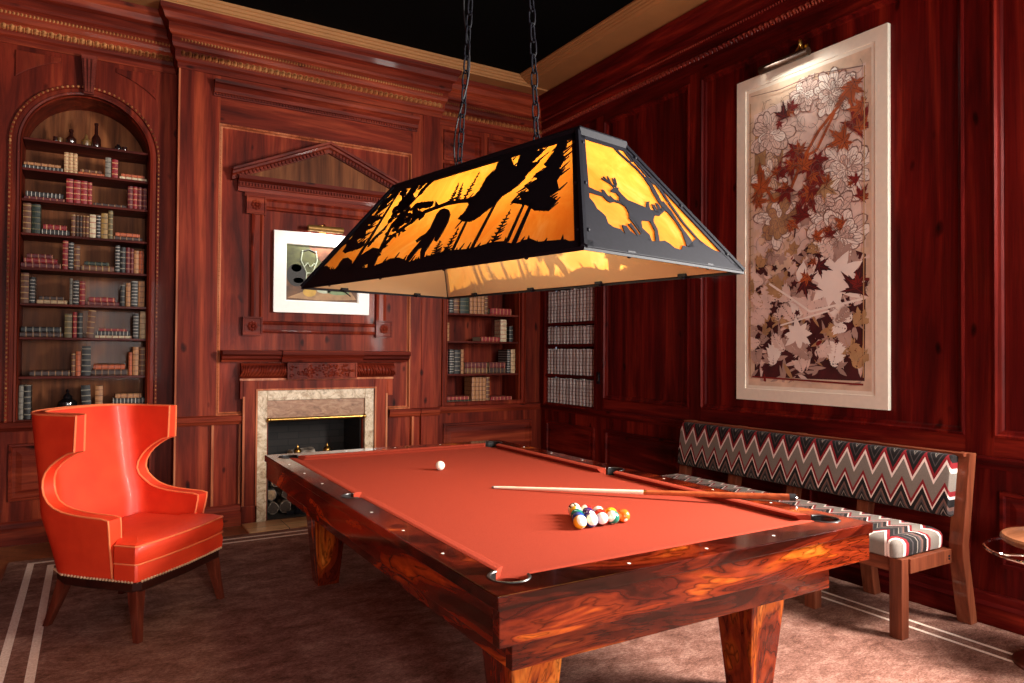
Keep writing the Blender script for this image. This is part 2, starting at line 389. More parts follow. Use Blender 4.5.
struct(g.obj('trim_17', M['right_z']), 'panel mouldings of the right wall')
g = G()
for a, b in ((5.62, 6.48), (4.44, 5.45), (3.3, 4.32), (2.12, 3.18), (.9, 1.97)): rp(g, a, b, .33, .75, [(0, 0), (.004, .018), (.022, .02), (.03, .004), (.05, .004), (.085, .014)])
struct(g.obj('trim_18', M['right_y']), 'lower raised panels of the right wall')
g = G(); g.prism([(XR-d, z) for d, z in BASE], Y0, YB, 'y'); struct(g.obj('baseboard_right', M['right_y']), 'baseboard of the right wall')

# ---- jib door frame round the book spines
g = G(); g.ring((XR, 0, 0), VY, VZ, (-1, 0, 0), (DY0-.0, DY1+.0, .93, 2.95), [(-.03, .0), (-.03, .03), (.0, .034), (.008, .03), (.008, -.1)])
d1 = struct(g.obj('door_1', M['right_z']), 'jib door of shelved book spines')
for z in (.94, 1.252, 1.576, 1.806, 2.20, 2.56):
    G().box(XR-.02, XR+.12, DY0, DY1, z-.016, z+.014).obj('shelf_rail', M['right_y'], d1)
g = G(); g.box(XR-.028, XR-.018, 5.515, 5.565, 1.19, 1.31); g.box(XR-.034, XR-.026, 5.53, 5.55, 1.22, 1.28, 1)
g.obj('latch', [M['iron'], M['chrome']], d1)['label'] = 'black and steel door latch'

# ================================================================= RUG
m = N('brown_pile_rug', .95, .05)
a = m.noise(m.co((1, 1.7, 1), (0, 0, .5)), 5.0, 9, .4, .82); b = m.noise(m.co((1, 2.2, 1)), 60, 3); w = m.noise(m.co(), 260, 2)
c = m.ramp(a, [(.32, lin(100, 62, 50)), (.5, lin(150, 106, 92)), (.68, lin(190, 146, 130))])
c = m.mix(.55, c, m.ramp(b, [(.36, (.4, .36, .34)), (.64, (1.25, 1.25, 1.25))]), 'MULTIPLY'); c = m.mix(.6, c, m.ramp(w, [(.36, (.45, .42, .42)), (.7, (1.15, 1.15, 1.15))]), 'MULTIPLY')
m.col(c); m.bump(m.math('ADD', b, w), .6, .01)
M['rug'] = m.m
m = N('cream_rug_stripe', .95, .1); m.col(m.ramp(m.noise(m.co(), 120, 3), [(.3, lin(216, 186, 168)), (.7, lin(246, 226, 212))])); M['rugs'] = m.m
g = G()
xs = [-.47, -.355, -.315, -.235, -.195, 3.855, 3.88, 3.95, 3.975, 4.27]; ys = [-2.4, -2.285, -2.245, -2.165, -2.125, 5.79, 5.825, 5.90, 5.935, 6.02]
cx = [0, 1, 0, 2, 0, 2, 0, 1, 0]
for i in range(9):
    for j in range(9):
        a_, b_ = cx[i], cx[j]
        st = (a_ == 1 and 0 < j < 8) or (b_ == 1 and 0 < i < 8) or (a_ == 2 and 2 < j < 6) or (b_ == 2 and 2 < i < 6)
        g.quad((xs[i], ys[j], .012), (xs[i+1], ys[j], .012), (xs[i+1], ys[j+1], .012), (xs[i], ys[j+1], .012), 1 if st else 0)
bmesh.ops.remove_doubles(g.b, verts=g.b.verts[:], dist=1e-5)
g.loft([[(xs[0], ys[0], 0), (xs[-1], ys[0], 0), (xs[-1], ys[-1], 0), (xs[0], ys[-1], 0)], [(xs[0], ys[0], .012), (xs[-1], ys[0], .012), (xs[-1], ys[-1], .012), (xs[0], ys[-1], .012)]], 0, True, False)
tag(g.obj('rug', [M['rug'], M['rugs']]), 'large brown pile rug with two cream border stripes under the pool table', 'rug')
# ================================================================= FIREPLACE
m = N('veined_cream_marble', .3, .5, 0, .2)
v = m.co(); a = m.noise(v, 7, 8, 2.4, .7); b = m.noise(v, 26, 6, 1, .7)
c = m.ramp(a, [(.30, lin(92, 70, 52)), (.40, lin(168, 142, 112)), (.52, lin(204, 184, 156)), (.7, lin(222, 206, 182))])
c = m.mix(.7, c, m.ramp(b, [(.34, (.35, .3, .26)), (.46, (1, 1, 1))]), 'MULTIPLY'); m.col(c); M['marble'] = m.m
m = N('brown_marble', .25, .5, 0, .3); a = m.noise(m.co((1, 1, 2)), 9, 7, 1.6, .65)
m.col(m.ramp(a, [(.3, lin(104, 70, 50)), (.5, lin(150, 112, 86)), (.7, lin(178, 142, 112))])); M['bmarble'] = m.m
m = N('sooty_firebrick', .85); br = m.n('ShaderNodeTexBrick'); br.inputs['Scale'].default_value = 1; br.inputs['Brick Width'].default_value = .2; br.inputs['Row Height'].default_value = .065
br.inputs['Mortar Size'].default_value = .005; br.inputs['Color1'].default_value = lin(26, 22, 21); br.inputs['Color2'].default_value = lin(38, 33, 31); br.inputs['Mortar'].default_value = lin(20, 18, 18)
t = m.n('ShaderNodeTexCoord'); s_ = m.sep(t.outputs['Object']); cb = m.n('ShaderNodeCombineXYZ'); m.l(m.math('ADD', s_[0], s_[1]), cb.inputs[0]); m.l(s_[2], cb.inputs[1]); m.l(cb.outputs[0], br.inputs['Vector']); m.col(br.outputs[0]); M['brick'] = m.m
m = N('hearth_tile', .35, .5, 0, .2); br = m.n('ShaderNodeTexBrick'); br.offset = 0; br.inputs['Scale'].default_value = 1; br.inputs['Brick Width'].default_value = .33; br.inputs['Row Height'].default_value = .24; br.inputs['Mortar Size'].default_value = .004
br.inputs['Color1'].default_value = lin(206, 160, 112); br.inputs['Color2'].default_value = lin(222, 178, 128); br.inputs['Mortar'].default_value = lin(82, 54, 36)
t = m.n('ShaderNodeTexCoord'); m.l(t.outputs['Object'], br.inputs['Vector']); m.col(m.mix(.5, br.outputs[0], m.ramp(m.noise(t.outputs['Object'], 8, 5), [(.3, (.7, .65, .6)), (.7, (1.1, 1.1, 1.1))]), 'MULTIPLY')); M['hearth'] = m.m

FX = 1.78
fp = thing('fireplace', 'carved wood and marble fireplace in the centre of the panelled chimney breast', 'fireplace', (FX, YF, 0))
def L(x): return x - FX
g = G()
for a, b in ((1.25, 1.335), (2.22, 2.31)): g.box(L(a), L(b), -.02, .05, 0, 1.15, 0, .004)
g.box(L(1.335), L(2.22), -.02, .05, 1.06, 1.15, 0, .004)
g.obj('marble_surround', M['marble'], fp)
g = G(); g.box(L(1.335), L(2.22), .0, .05, .905, 1.06); g.obj('lintel', M['bmarble'], fp)['label'] = 'brown marble lintel'
g = G(); g.tube([(L(1.335), -.03, .892), (L(2.22), -.03, .892)], .015, 12); g.sph((L(1.345), -.032, .892), .022); g.sph((L(2.21), -.032, .892), .022); g.obj('fire_rail', M['brass'], fp, True)['label'] = 'brass rail under the lintel'
g = G()
x0, x1, y1 = L(1.353), L(2.207), .545
g.box(x0, x0+.012, .05, y1, 0, .90); g.box(x1-.012, x1, .05, y1, 0, .90); g.box(x0, x1, y1-.012, y1, 0, .90); g.box(x0, x1, .05, y1, .89, .903); g.box(x0, x1, .05, y1, 0.0, .012)
g.obj('firebox', M['brick'], fp)['label'] = 'sooty brick firebox'
g = G()
for a, b in ((1.13, 1.25), (2.31, 2.44)):
    g.box(L(a), L(b), -.03, .03, .0, 1.245, 0, .004)
    g.box(L(a)-.006, L(b)+.002, -.042, .03, 0, .16, 0, .004)
g.box(L(1.25), L(2.31), -.03, .03, 1.15, 1.245, 0, .004)
for a, b in ((1.105, 1.13), (2.44, 2.49)): g.box(L(a), L(b), -.03, .03, 1.08, 1.245, 0, .004)
g.obj('wood_surround', M['back_z'], fp)
g = G()
for a in (1.134, 2.425): g.box(L(a)-.006, L(a)+.012, -.038, -.028, .16, 1.10)
g.box(L(1.10), L(2.49), -.045, -.02, 1.238, 1.256)
g.ring((0, -.03, 0), VX, VZ, (0, -1, 0), (L(1.236), L(2.324), -.1, 1.164), [(0, 0), (0, .012), (.014, .012), (.014, 0)])
g.obj('edge_moulding', M['edge'], fp)['label'] = 'pale edge mouldings'  # mouldings in a paler wood tone than the surround
# pulvinated frieze with leaves, and the centre tablet
for a, b in ((1.11, 1.49), (2.12, 2.50)):
    g = G(); n = 9; pr = [(-.02-.045*math.sin(PI*i/n), 1.258+.13*i/n) for i in range(n+1)]
    g.prism([(.02, 1.258)] + pr + [(.02, 1.388)], L(a), L(b), 'x')
    k = 15; 
    for i in range(k):
        t = L(a) + (b-a)*(i+.2)/k; s_ = 1 if a < 1.4 else -1
        P = []
        for q in range(6):
            f_ = q/5; h = .012 + .106*f_; yy = -.02-.045*math.sin(PI*(.08+.84*f_))-.006
            P.append((t+s_*.028*(f_-.5)*1.6*(1 if True else 0) + .010*math.sin(f_*4+i), yy, 1.258+h))
        g.tube(P, .006, 5, rs=[.003, .007, .009, .008, .006, .002])
    g.obj('leaf_frieze', M['back_x'], fp, True)
g = G(); g.box(L(1.49), L(2.12), -.075, .02, 1.245, 1.392, 0, .003)
rr = random.Random(3)
g.ring((0, -.075, 0), VX, VZ, (0, -1, 0), (L(1.49), L(2.12), 1.245, 1.392), [(0, 0), (0, .008), (.012, .008), (.014, 0)])
for i in range(90):
    x = L(1.515)+rr.random()*.58; z = 1.27+rr.random()*.10
    if i % 3 == 0:
        pts = [(x+.022*math.cos(t*.9+i)*(1-t*.11), -.079, z+.02*math.sin(t*.9+i)*(1-t*.11)) for t in range(7)]; g.tube(pts, .005, 5)
    else: g.sph((x, -.077, z), .012, 6, 0, (1, .9, .7))
g.obj('carved_tablet', M['back_z'], fp)
g = G(); g.prism([(.03, 1.40), (-.05, 1.40), (-.055, 1.415), (-.085, 1.43), (-.09, 1.45), (-.115, 1.465), (-.12, 1.495), (.03, 1.50)], L(.95), L(2.64), 'x')
g.prism([(.03, 1.40), (-.09, 1.40), (-.10, 1.43), (-.13, 1.465), (-.135, 1.499), (.03, 1.503)], L(1.44), L(2.17), 'x')
g.obj('mantel_shelf', M['back_x'], fp)
G().box(L(1.13), L(2.43), -.385, -.045, .0, .016, 0, .003).obj('hearth', M['hearth'], fp)['label'] = 'tan tiled hearth slab'

# overmantel: eared frame and pediment
om = thing('overmantel', 'carved pediment and eared frame on the wall above the mantel shelf', 'overmantel', (1.85, YF+.03, 1.6))
def O(x, z): return (x-1.85, z-1.6)
g = G()
FR = [(0, 0), (.0, .028), (.014, .034), (.028, .022), (.07, .022), (.086, .034), (.10, .028), (.106, 0)]
g.ring((0, 0, 0), VX, VZ, (0, -1, 0), (*[q-1.85 for q in (1.19, 2.43)], *[q-1.6 for q in (1.655, 2.84)]), FR)
g.obj('eared_frame', M['back_z'], om)
for x, z in ((1.205, 1.71), (2.405, 1.71), (1.225, 2.77), (2.395, 2.77)):
    g = G(); a, c = O(x, z); g.box(a-.082, a+.082, -.040, 0, c-.082, c+.082, 0, .004)
    g.ring((0, -.040, 0), VX, VZ, (0, -1, 0), (a-.082, a+.082, c-.082, c+.082), [(0, 0), (0, .008), (.012, .008), (.016, 0)])
    for i in range(8): g.sph((a+.030*math.cos(i*PI/4), -.042, c+.030*math.sin(i*PI/4)), .016, 6, 0, (1, .7, 1))
    g.sph((a, -.044, c), .016, 8); g.obj('rosette', M['back_x'], om)
g = G(); a0, z0 = O(1.07, 2.855); a1, _ = O(2.63, 2.9)
g.prism([(0, z0+.02), (-.04, z0+.02), (-.045, z0+.055), (-.06, z0+.06), (-.062, z0+.10), (-.10, z0+.12), (-.11, z0+.15), (0, z0+.155)], a0, a1, 'x')
n = 58
for i in range(n): g.box(a0+.01+(a1-a0-.02)*i/n, a0+.01+(a1-a0-.02)*(i+.55)/n, -.078, -.05, z0+.066, z0+.094)
g.obj('dentil_band', M['back_x'], om)
G().box(a0+.06, a1-.06, -.032, 0, z0-.02, z0+.022).obj('frieze_board', M['back_x'], om)
for s_ in (-1, 1):
    A, Pk = Vector((s_*-.80 if s_ < 0 else -.80, 0, 0)), None
    xa, za = s_*.83, O(0, 2.995)[1]; xp, zp = 0, O(0, 3.345)[1]
    d = Vector((xp-xa, 0, zp-za)).normalized(); nrm = Vector((-d.z, 0, d.x)); nrm = nrm if nrm.z > 0 else -nrm
    pr = [(0, -.03), (.06, -.03), (.065, 0), (.09, .012), (.095, .03), (.115, .036), (.118, .055), (0, .058)]
    g = G(); Ls = []
    for (x, z) in ((xa, za), (xp, zp)):
        Ls.append([(x if x == 0 else x + 0, -dd, z + h/ max(.3, abs(nrm.z))) for dd, h in pr])
    g.loft(Ls)
    n = 27
    for i in range(1, n-1):
        c = Vector((xa, 0, za)).lerp(Vector((xp, 0, zp)), (i+.5)/n) + nrm*(-.012)
        g.obox(c + Vector((0, -.068, 0)), d, (0, 1, 0), nrm, .0085, .014, .014)
    g.obj('raking_cornice', M['back_x'], om)
g = G(); g.prism([(-.76, O(0, 3.0)[1]), (.76, O(0, 3.0)[1]), (0, O(0, 3.32)[1])], -.03, 0); g.obj('tympanum', M['niche'], om)

# andirons and firewood
for i, x in enumerate((1.635, 1.905)):
    a = thing('andiron', 'brass ball topped andiron at the %s of the firebox' % ('left' if i == 0 else 'right'), 'andiron', (x, 6.54, .0125), 0, 'andirons')
    g = G(); g.lathe([(.03, 0), (.035, .02), (.012, .04), (.012, .5), (.02, .51), (.012, .53)], (0, 0, 0), 12); g.box(-.09, .09, -.012, .012, .0, .03); g.obj('post', M['iron'], a, True)
    g = G(); g.sph((0, 0, .565), .036, 14); g.lathe([(.008, .59), (.012, .61), (.002, .63)], (0, 0, 0), 10); g.obj('finial', M['brass'], a, True)
m = N('birch_bark', .8); m.col(m.ramp(m.noise(m.co((1, 1, 6)), 9, 5), [(.35, lin(40, 34, 30)), (.5, lin(110, 96, 84)), (.7, lin(190, 176, 160))])); M['bark'] = m.m
M['logend'] = plain('split_log_end', lin(150, 122, 92), .85, var=.35, sc=26); M['logdark'] = plain('charred_log_end', lin(58, 46, 38), .9, var=.3, sc=26)
logs = [((1.41, 6.58), .06, .34, 10, 'bottom left log in the firebox'), ((1.56, 6.60), .055, .4, -6, 'bottom second log from the left'), ((1.72, 6.66), .06, .42, 4, 'bottom middle log'), ((1.86, 6.66), .055, .4, 6, 'bottom fourth log from the left'), ((2.02, 6.66), .06, .4, -4, 'bottom right log in the firebox')]
def log(x, y, z, r, ln, rz, rx, lab):
    o = thing('firewood_log', lab, 'log', (x, y, z), math.radians(rz), 'firewood in the grate'); o.rotation_euler[0] = math.radians(rx)
    rr = random.Random(int(x*997+z*91)); prof = []
    pts = [(r*(1+.18*rr.uniform(-1, 1))*math.cos(2*PI*i/9), r*(1+.18*rr.uniform(-1, 1))*math.sin(2*PI*i/9)) for i in range(9)]
    g = G(); g.prism(pts, -ln/2, ln/2, 'y'); g.obj('bark', M['bark'], o)
    for e in (-1, 1):
        g = G(); g.prism([(a*.86, b*.86) for a, b in pts], e*ln/2-.002, e*ln/2+.004, 'y'); g.obj('cut_end', M['logend' if 'pale' in lab else 'logdark'], o)
for i, x in enumerate((1.43, 1.555, 1.76, 1.98, 2.11)): log(x, 6.74, .075, .054, .3, (3, -3, 2, 3, -2)[i], 0, ['lowest firewood log against the left firebox wall', 'second lowest firewood log from the left', 'middle log of the bottom firewood row', 'fourth log of the bottom firewood row', 'bottom row log against the right firebox wall'][i])
for i, x in enumerate((1.43, 1.56, 1.78, 2.02)): log(x, 6.745, .192, .052, .28, (-4, 3, -3, 3)[i], 0, ['pale ended log at the left of the second firewood row', 'second log in the second firewood row', 'third log in the second firewood row', 'right log in the second firewood row'][i])
for i, x in enumerate((1.46, 1.66, 1.92)): log(x, 6.75, .305, .051, .26, (5, -5, 4)[i], 0, ['left log of the third firewood row', 'middle log of the third firewood row', 'right log of the third firewood row'][i])
for i, x in enumerate((1.53, 1.80)): log(x, 6.75, .416, .051, .26, (6, -6)[i], 0, ['left log of the fourth firewood row', 'right log of the fourth firewood row'][i])
log(1.73, 6.78, .530, .050, .26, -64, 0, 'pale log lying crosswise on top of the firewood')

# ================================================================= WALL ART
fr = thing('framed_picture', 'small still life in a wide white frame hanging above the mantel', 'picture', (1.815, YF+.02, 1.84))
g = G(); W_, H_ = .875, .725
g.ring((-W_/2, 0, 0), VX, VZ, (0, -1, 0), (0, W_, 0, H_), [(0, -.005), (0, .035), (.104, .035), (.106, .018), (.112, .018)])
g.obj('frame', M['white'], fr)
arts = [plain('art_'+n, lin(*c), .6, var=v_, sc=14) for n, c, v_ in (('brown', (96, 62, 34), .3), ('olive', (74, 76, 36), .3), ('black', (26, 22, 18), .1), ('pale', (178, 188, 164), .15), ('ochre', (190, 150, 62), .15), ('green', (112, 132, 92), .15), ('rust', (112, 64, 38), .3), ('beige', (158, 122, 84), .2))]
g = G()
def P2(a, b, h): return (-W_/2 + .108 + a*.66, -.012-h, .108 + b*.51)
def ell(cx, cy, rx, ry, n=18): return [(cx+rx*math.cos(2*PI*i/n), cy+ry*math.sin(2*PI*i/n)) for i in range(n)]
g.flat([(0, 0), (1, 0), (1, 1), (0, 1)], 0, P2, .003, 0)
g.flat([(0, .55), (.3, .45), (.62, .62), (1, .5), (1, 1), (0, 1)], .003, P2, .0004, 1)
g.flat([(.30, .98), (.55, .60), (.78, .98)], .0035, P2, .0004, 6); g.flat([(.02, .05), (.5, .02), (.98, .06), (.9, .2), (.4, .26)], .0035, P2, .0004, 7)
for e, mi in ((ell(.14, .45, .13, .2), 2), (ell(.14, .58, .07, .07), 5), (ell(.17, .36, .07, .05), 3), (ell(.32, .16, .09, .08), 4), (ell(.52, .2, .10, .05), 3), (ell(.72, .18, .16, .05), 5)): g.flat(e, .004, P2, .0005, mi)
for e in ([(.22, .9), (.20, .72), (.28, .5), (.36, .5), (.42, .72), (.40, .9)], [(.20, .86), (.30, .92), (.42, .86)], [(.24, .6), (.29, .68), (.33, .6), (.38, .68)], [(.28, .5), (.26, .3), (.4, .3), (.36, .5)], [(.45, .25), (.65, .35), (.9, .12)], [(.5, .6), (.62, .75), (.74, .6), (.86, .78)]):
    g.tube([P2(a, b, .005) for a, b in e], .006, 5, mi=3 if len(e) != 3 else 2)
g.obj('artwork', arts, fr)
M['oldbrass'] = plain('dull_brass', lin(150, 112, 58), .5, .6, var=.15)
pl = thing('picture_light', 'short brass picture light over the small still life', 'lamp', (1.815, YF+.02, 2.60), 0)
g = G(); g.tube([(-.16, -.10, 0), (.16, -.10, 0)], .028, 12); g.obj('shade', M['oldbrass'], pl, True)
g = G(); g.tube([(0, .01, -.01), (0, -.04, .05), (0, -.10, .02)], .008, 8); g.box(-.03, .03, 0, .012, -.028, .05); g.obj('arm', M['brass'], pl, True)
la = area('picture_light_lamp', (1.815, YF-.10, 2.565), (1.815, YF+.03, 2.1), .3, .03, 4, (1, .95, .88))

bp = thing('wall_art', 'tall botanical print with white peonies and red leaves on the right wall', 'picture', (XR-.006, 3.195, 1.15))
g = G(); W_, H_ = 1.21, 2.45
g.ring((0, -W_/2, 0), VY, VZ, (-1, 0, 0), (0, W_, 0, H_), [(0, -.02), (0, .026), (.085, .026), (.087, .021), (.112, .020)])
g.obj('frame', M['cream'], bp)
ac = [('paper', (226, 200, 172), .10), ('blush', (232, 210, 196), .08), ('white', (246, 238, 226), .03), ('rust', (176, 86, 36), .2), ('crimson', (128, 28, 22), .2), ('maroon', (70, 16, 20), .25), ('taupe', (184, 156, 142), .12), ('tan', (188, 150, 104), .15), ('ink', (138, 106, 94), .2)]
mats = [plain('print_'+n, lin(*c), .75, var=v_, sc=9) for n, c, v_ in ac]
rr = random.Random(11); g = G()
aw, ah = W_-.22, H_-.22
def P3(a, b, h): return (-.018-h, W_/2-.11-a*aw, .11+b*ah)     # a: left to right as seen in the room
asp = ah/aw
lay = [.002]
def shp(p, mi): lay[0] += .0000035; g.f([g.v(P3(min(.985, max(.02, a)), min(.985, max(.015, b)), lay[0])) for a, b in p], mi)
def blob(cx, cy, r, n, jag, mi, el=1.0, rot=0, seed=0):
    q = random.Random(seed); p = []
    for i in range(n*2):
        t = 2*PI*i/(n*2)+rot; R = r*(1 if i % 2 == 0 else 1-jag)*(1+q.uniform(-.14, .14))
        x, y = R*math.cos(t), R*el*math.sin(t)
        p.append((cx+x, cy+y/asp))
    shp(p, mi)
def leaf(cx, cy, ln, wd, ang, mi):
    c, s_ = math.cos(ang), math.sin(ang); p = []
    for t, w in ((0, 0), (.2, .7), (.45, 1), (.75, .6), (1, 0), (.75, -.6), (.45, -1), (.2, -.7)): x, y = t*ln, w*wd; p.append((cx+c*x-s_*y, cy+(s_*x+c*y)/asp))
    shp(p, mi)
def vein(p, w, mi):
    for (a, b), (c, d) in zip(p, p[1:]):
        dx, dy = c-a, (d-b)*asp; l_ = math.hypot(dx, dy) or 1; nx, ny = -dy/l_*w, dx/l_*w
        shp([(a+nx, b+ny/asp), (c+nx, d+ny/asp), (c-nx, d-ny/asp), (a-nx, b-ny/asp)], mi)
g.flat([(0, 0), (1, 0), (1, 1), (0, 1)], 0, P3, .002, 0)
def petal(cx, cy, ln, wd, ang, mi, q):
    for grow, k in ((1.05, 8), (1.0, mi)):
        c, s_ = math.cos(ang), math.sin(ang); p = []
        for t, w in ((0, .12), (.25, .62), (.5, .95), (.75, 1), (.93, .6), (1, q.uniform(-.2, .2)), (.93, -.6), (.75, -1), (.5, -.95), (.25, -.62), (0, -.12)):
            x, y = t*ln*grow, (w*wd + (.004 if k == 8 else 0)*(1 if w > 0 else -1)); p.append((cx+c*x-s_*y, cy+(s_*x+c*y)/asp))
        shp(p, k)
    for j in (-.4, 0, .4): vein([(cx+math.cos(ang+j*.3)*ln*.3, cy+math.sin(ang+j*.3)*ln*.3/asp), (cx+math.cos(ang+j*.45)*ln*.85, cy+math.sin(ang+j*.45)*ln*.85/asp)], .0014, 8)
def frond(x, y, ang, n, ln, mi, q):
    for i in range(n):
        f = i/n; a = ang+.5*math.sin(f*2+x*9); x += math.cos(a)*.017; y += math.sin(a)*.017/asp; k = ln*math.sin(PI*(.18+.8*f))
        for s_ in (-1, 1):
            t = a+s_*q.uniform(.65, 1.05); c, d = math.cos(t), math.sin(t); p = []
            for u, w in ((0, .0), (.15, .5), (.3, .42), (.36, .85), (.52, .55), (.58, .8), (.75, .35), (1, 0), (.75, -.35), (.58, -.8), (.52, -.55), (.36, -.85), (.3, -.42), (.15, -.5)): p.append((x+c*u*k-d*w*k*.26, y+(d*u*k+c*w*k*.26)/asp))
            shp(p, mi)
def flower(cx, cy, r, mi, n=9, ink=True, seed=0):
    q = random.Random(seed)
    for ring, (rr0, k) in enumerate(((1.0, n), (.74, n-2), (.46, n-4))):
        for i in range(k):
            t = 2*PI*i/k + q.uniform(-.25, .25) + ring*.4; petal(cx, cy, r*rr0*q.uniform(.75, 1.2), r*rr0*q.uniform(.17, .25), t, mi if q.random() < .75 else (1 if mi == 2 else 2), q) if ink else leaf(cx, cy, r*rr0*q.uniform(.85, 1.15), r*.22, t, mi)
def maple(cx, cy, r, mi, rot, seed):
    q = random.Random(seed); p = []
    for i in range(5):
        t = rot + (i-2)*.95; R = r*(1.15 if i == 2 else .95 if i in (1, 3) else .7)*q.uniform(.85, 1.15)
        for dt, f in ((-.34, .42), (-.2, .66), (-.13, .60), (0, 1), (.13, .62), (.2, .7), (.34, .42)): p.append((cx+R*f*math.cos(t+dt), cy+R*f*math.sin(t+dt)/asp))
    p.append((cx-r*.2*math.cos(rot), cy-r*.2*math.sin(rot)/asp)); shp(p, mi)
    for i in range(5): t = rot+(i-2)*.95; vein([(cx, cy), (cx+r*.7*math.cos(t), cy+r*.7*math.sin(t)/asp)], .0016, 5 if mi != 5 else 4)
# base fields: pale upper ground, dark lower ground
shp([(.05, .40), (.96, .42), (.96, .96), (.05, .92)], 1)
shp([(.06, .03), (.95, .03), (.96, .40), (.6, .47), (.3, .38), (.07, .44)], 5)
shp([(.05, .62), (.3, .66), (.34, .9), (.06, .88)], 7)
for i in range(160):                                                # pale foliage over the dark ground
    x, y = rr.uniform(.06, .94), rr.uniform(.03, .46); leaf(x, y, rr.uniform(.08, .19), rr.uniform(.008, .02), rr.uniform(0, 6.28), rr.choice([6, 6, 6, 1, 6, 7, 1]))
for i in range(40): x, y = rr.uniform(.06, .94), rr.uniform(.03, .40); leaf(x, y, rr.uniform(.04, .12), rr.uniform(.006, .02), rr.uniform(0, 6.28), rr.choice([5, 5, 4, 6]))
for i in range(60): blob(rr.uniform(.07, .5), rr.uniform(.35, .62), rr.uniform(.03, .075), 6, .4, rr.choice([7, 6, 0, 1]), 1, rr.random()*6, i)
for cx, cy, r, mi, sd in ((.2, .84, .2, 1, 1), (.82, .66, .21, 2, 2), (.28, .55, .2, 7, 3), (.7, .52, .2, 1, 4), (.2, .70, .15, 0, 5), (.78, .46, .2, 2, 6), (.5, .93, .14, 1, 7), (.6, .60, .15, 1, 8), (.72, .90, .17, 2, 12)): flower(cx, cy, r, mi, 11, True, sd)
for i in range(75): q_ = random.Random(100+i); frond(q_.uniform(.05, .9), q_.uniform(.03, .42), q_.uniform(.2, 2.9), q_.choice([6, 8, 10]), q_.uniform(.06, .11), q_.choice([6, 6, 1, 1, 7, 2]), q_)
for i in range(14): q_ = random.Random(300+i); blob(q_.uniform(.1, .9), q_.uniform(.06, .40), q_.uniform(.02, .055), 5, .5, 5, 1, q_.random()*6, i)
flower(.73, .335, .215, 2, 10, False, 9); flower(.45, .17, .12, 2, 8, False, 10); leaf(.47, .33, .16, .05, 1.4, 2); leaf(.86, .30, .14, .03, .3, 2)
vein([(.2, .34), (.38, .29), (.55, .24), (.75, .255), (.95, .27)], .008, 2); vein([(.3, .2), (.5, .22), (.7, .24)], .006, 2)
vein([(.12, .70), (.24, .61), (.38, .63), (.5, .73), (.62, .80), (.78, .86), (.86, .90)], .012, 3); vein([(.5, .73), (.6, .74), (.74, .84)], .010, 3); vein([(.58, .72), (.56, .62), (.44, .55), (.42, .48)], .006, 5)
for x, y, r, mi in ((.44, .76, .09, 4), (.40, .72, .08, 4), (.57, .70, .10, 4), (.52, .62, .11, 4), (.60, .66, .08, 4), (.28, .70, .06, 4), (.36, .64, .07, 4), (.86, .90, .09, 3), (.9, .78, .10, 4), (.8, .75, .08, 3), (.93, .83, .06, 3), (.14, .66, .10, 3), (.1, .62, .06, 3), (.5, .70, .07, 3), (.66, .62, .07, 7), (.48, .54, .07, 4), (.4, .53, .05, 3), (.7, .47, .05, 4), (.6, .47, .04, 3), (.93, .57, .05, 4), (.8, .5, .04, 3), (.33, .88, .06, 5), (.38, .9, .05, 4), (.9, .62, .04, 4), (.9, .3, .09, 5), (.5, .33, .08, 5), (.62, .38, .06, 5)):
    maple(x, y, r*1.75, mi, rr.random()*6.28, int(x*100+y*1000)); maple(x+rr.uniform(-.04, .04), y+rr.uniform(-.02, .02), r*.95, rr.choice([mi, 3, 4, 3]), rr.random()*6.28, int(x*700+y*90))
for i in range(220):
    x, y, a_ = rr.uniform(.08, .92), rr.uniform(.42, .95), rr.random()*6.28; vein([(x+.018*k*math.cos(a_+k*.35), y+.018*k*math.sin(a_+k*.35)/asp) for k in range(6)], .0015, 8)
vein([(.03, .985), (.3, .972), (.6, .978), (.95, .95)], .004, 8); vein([(.03, .03), (.03, .96)], .004, 7); vein([(.95, .04), (.96, .95)], .004, 7); vein([(.05, .03), (.95, .02)], .006, 4)
for i in range(24): y = .2+i*.03; vein([(.0, y), (.05, y+.004)], .002, 8)
g.obj('artwork', mats, bp)
pl = thing('picture_light', 'dark brass picture light above the tall botanical print', 'lamp', (XR-.004, 3.32, 3.60))
M['darkbrass'] = plain('dark_brass', lin(58, 36, 22), .5, .3, var=.2)
g = G(); g.tube([(-.085, -.20, .0), (-.085, .21, .0)], .03, 12); g.obj('shade', M['darkbrass'], pl, True)
g = G(); g.tube([(.0, -.1, .03), (-.04, -.1, .10), (-.085, -.1, .03)], .009, 8); g.sph((-.04, -.1, .10), .028, 10, 0, (.7, .5, 1.2)); g.box(-.012, .0, -.14, -.06, .0, .09); g.obj('arm', M['brass'], pl, True)
la = area('picture_light_lamp', (XR-.16, 3.3, 3.60), (XR-.02, 3.2, 2.2), .04, .5, 2.0, (1, .94, .85))
la.rotation_euler = (Vector((XR-.02, 3.25, 2.0)) - Vector((XR-.16, 3.3, 3.60))).to_track_quat('-Z', 'X').to_euler()
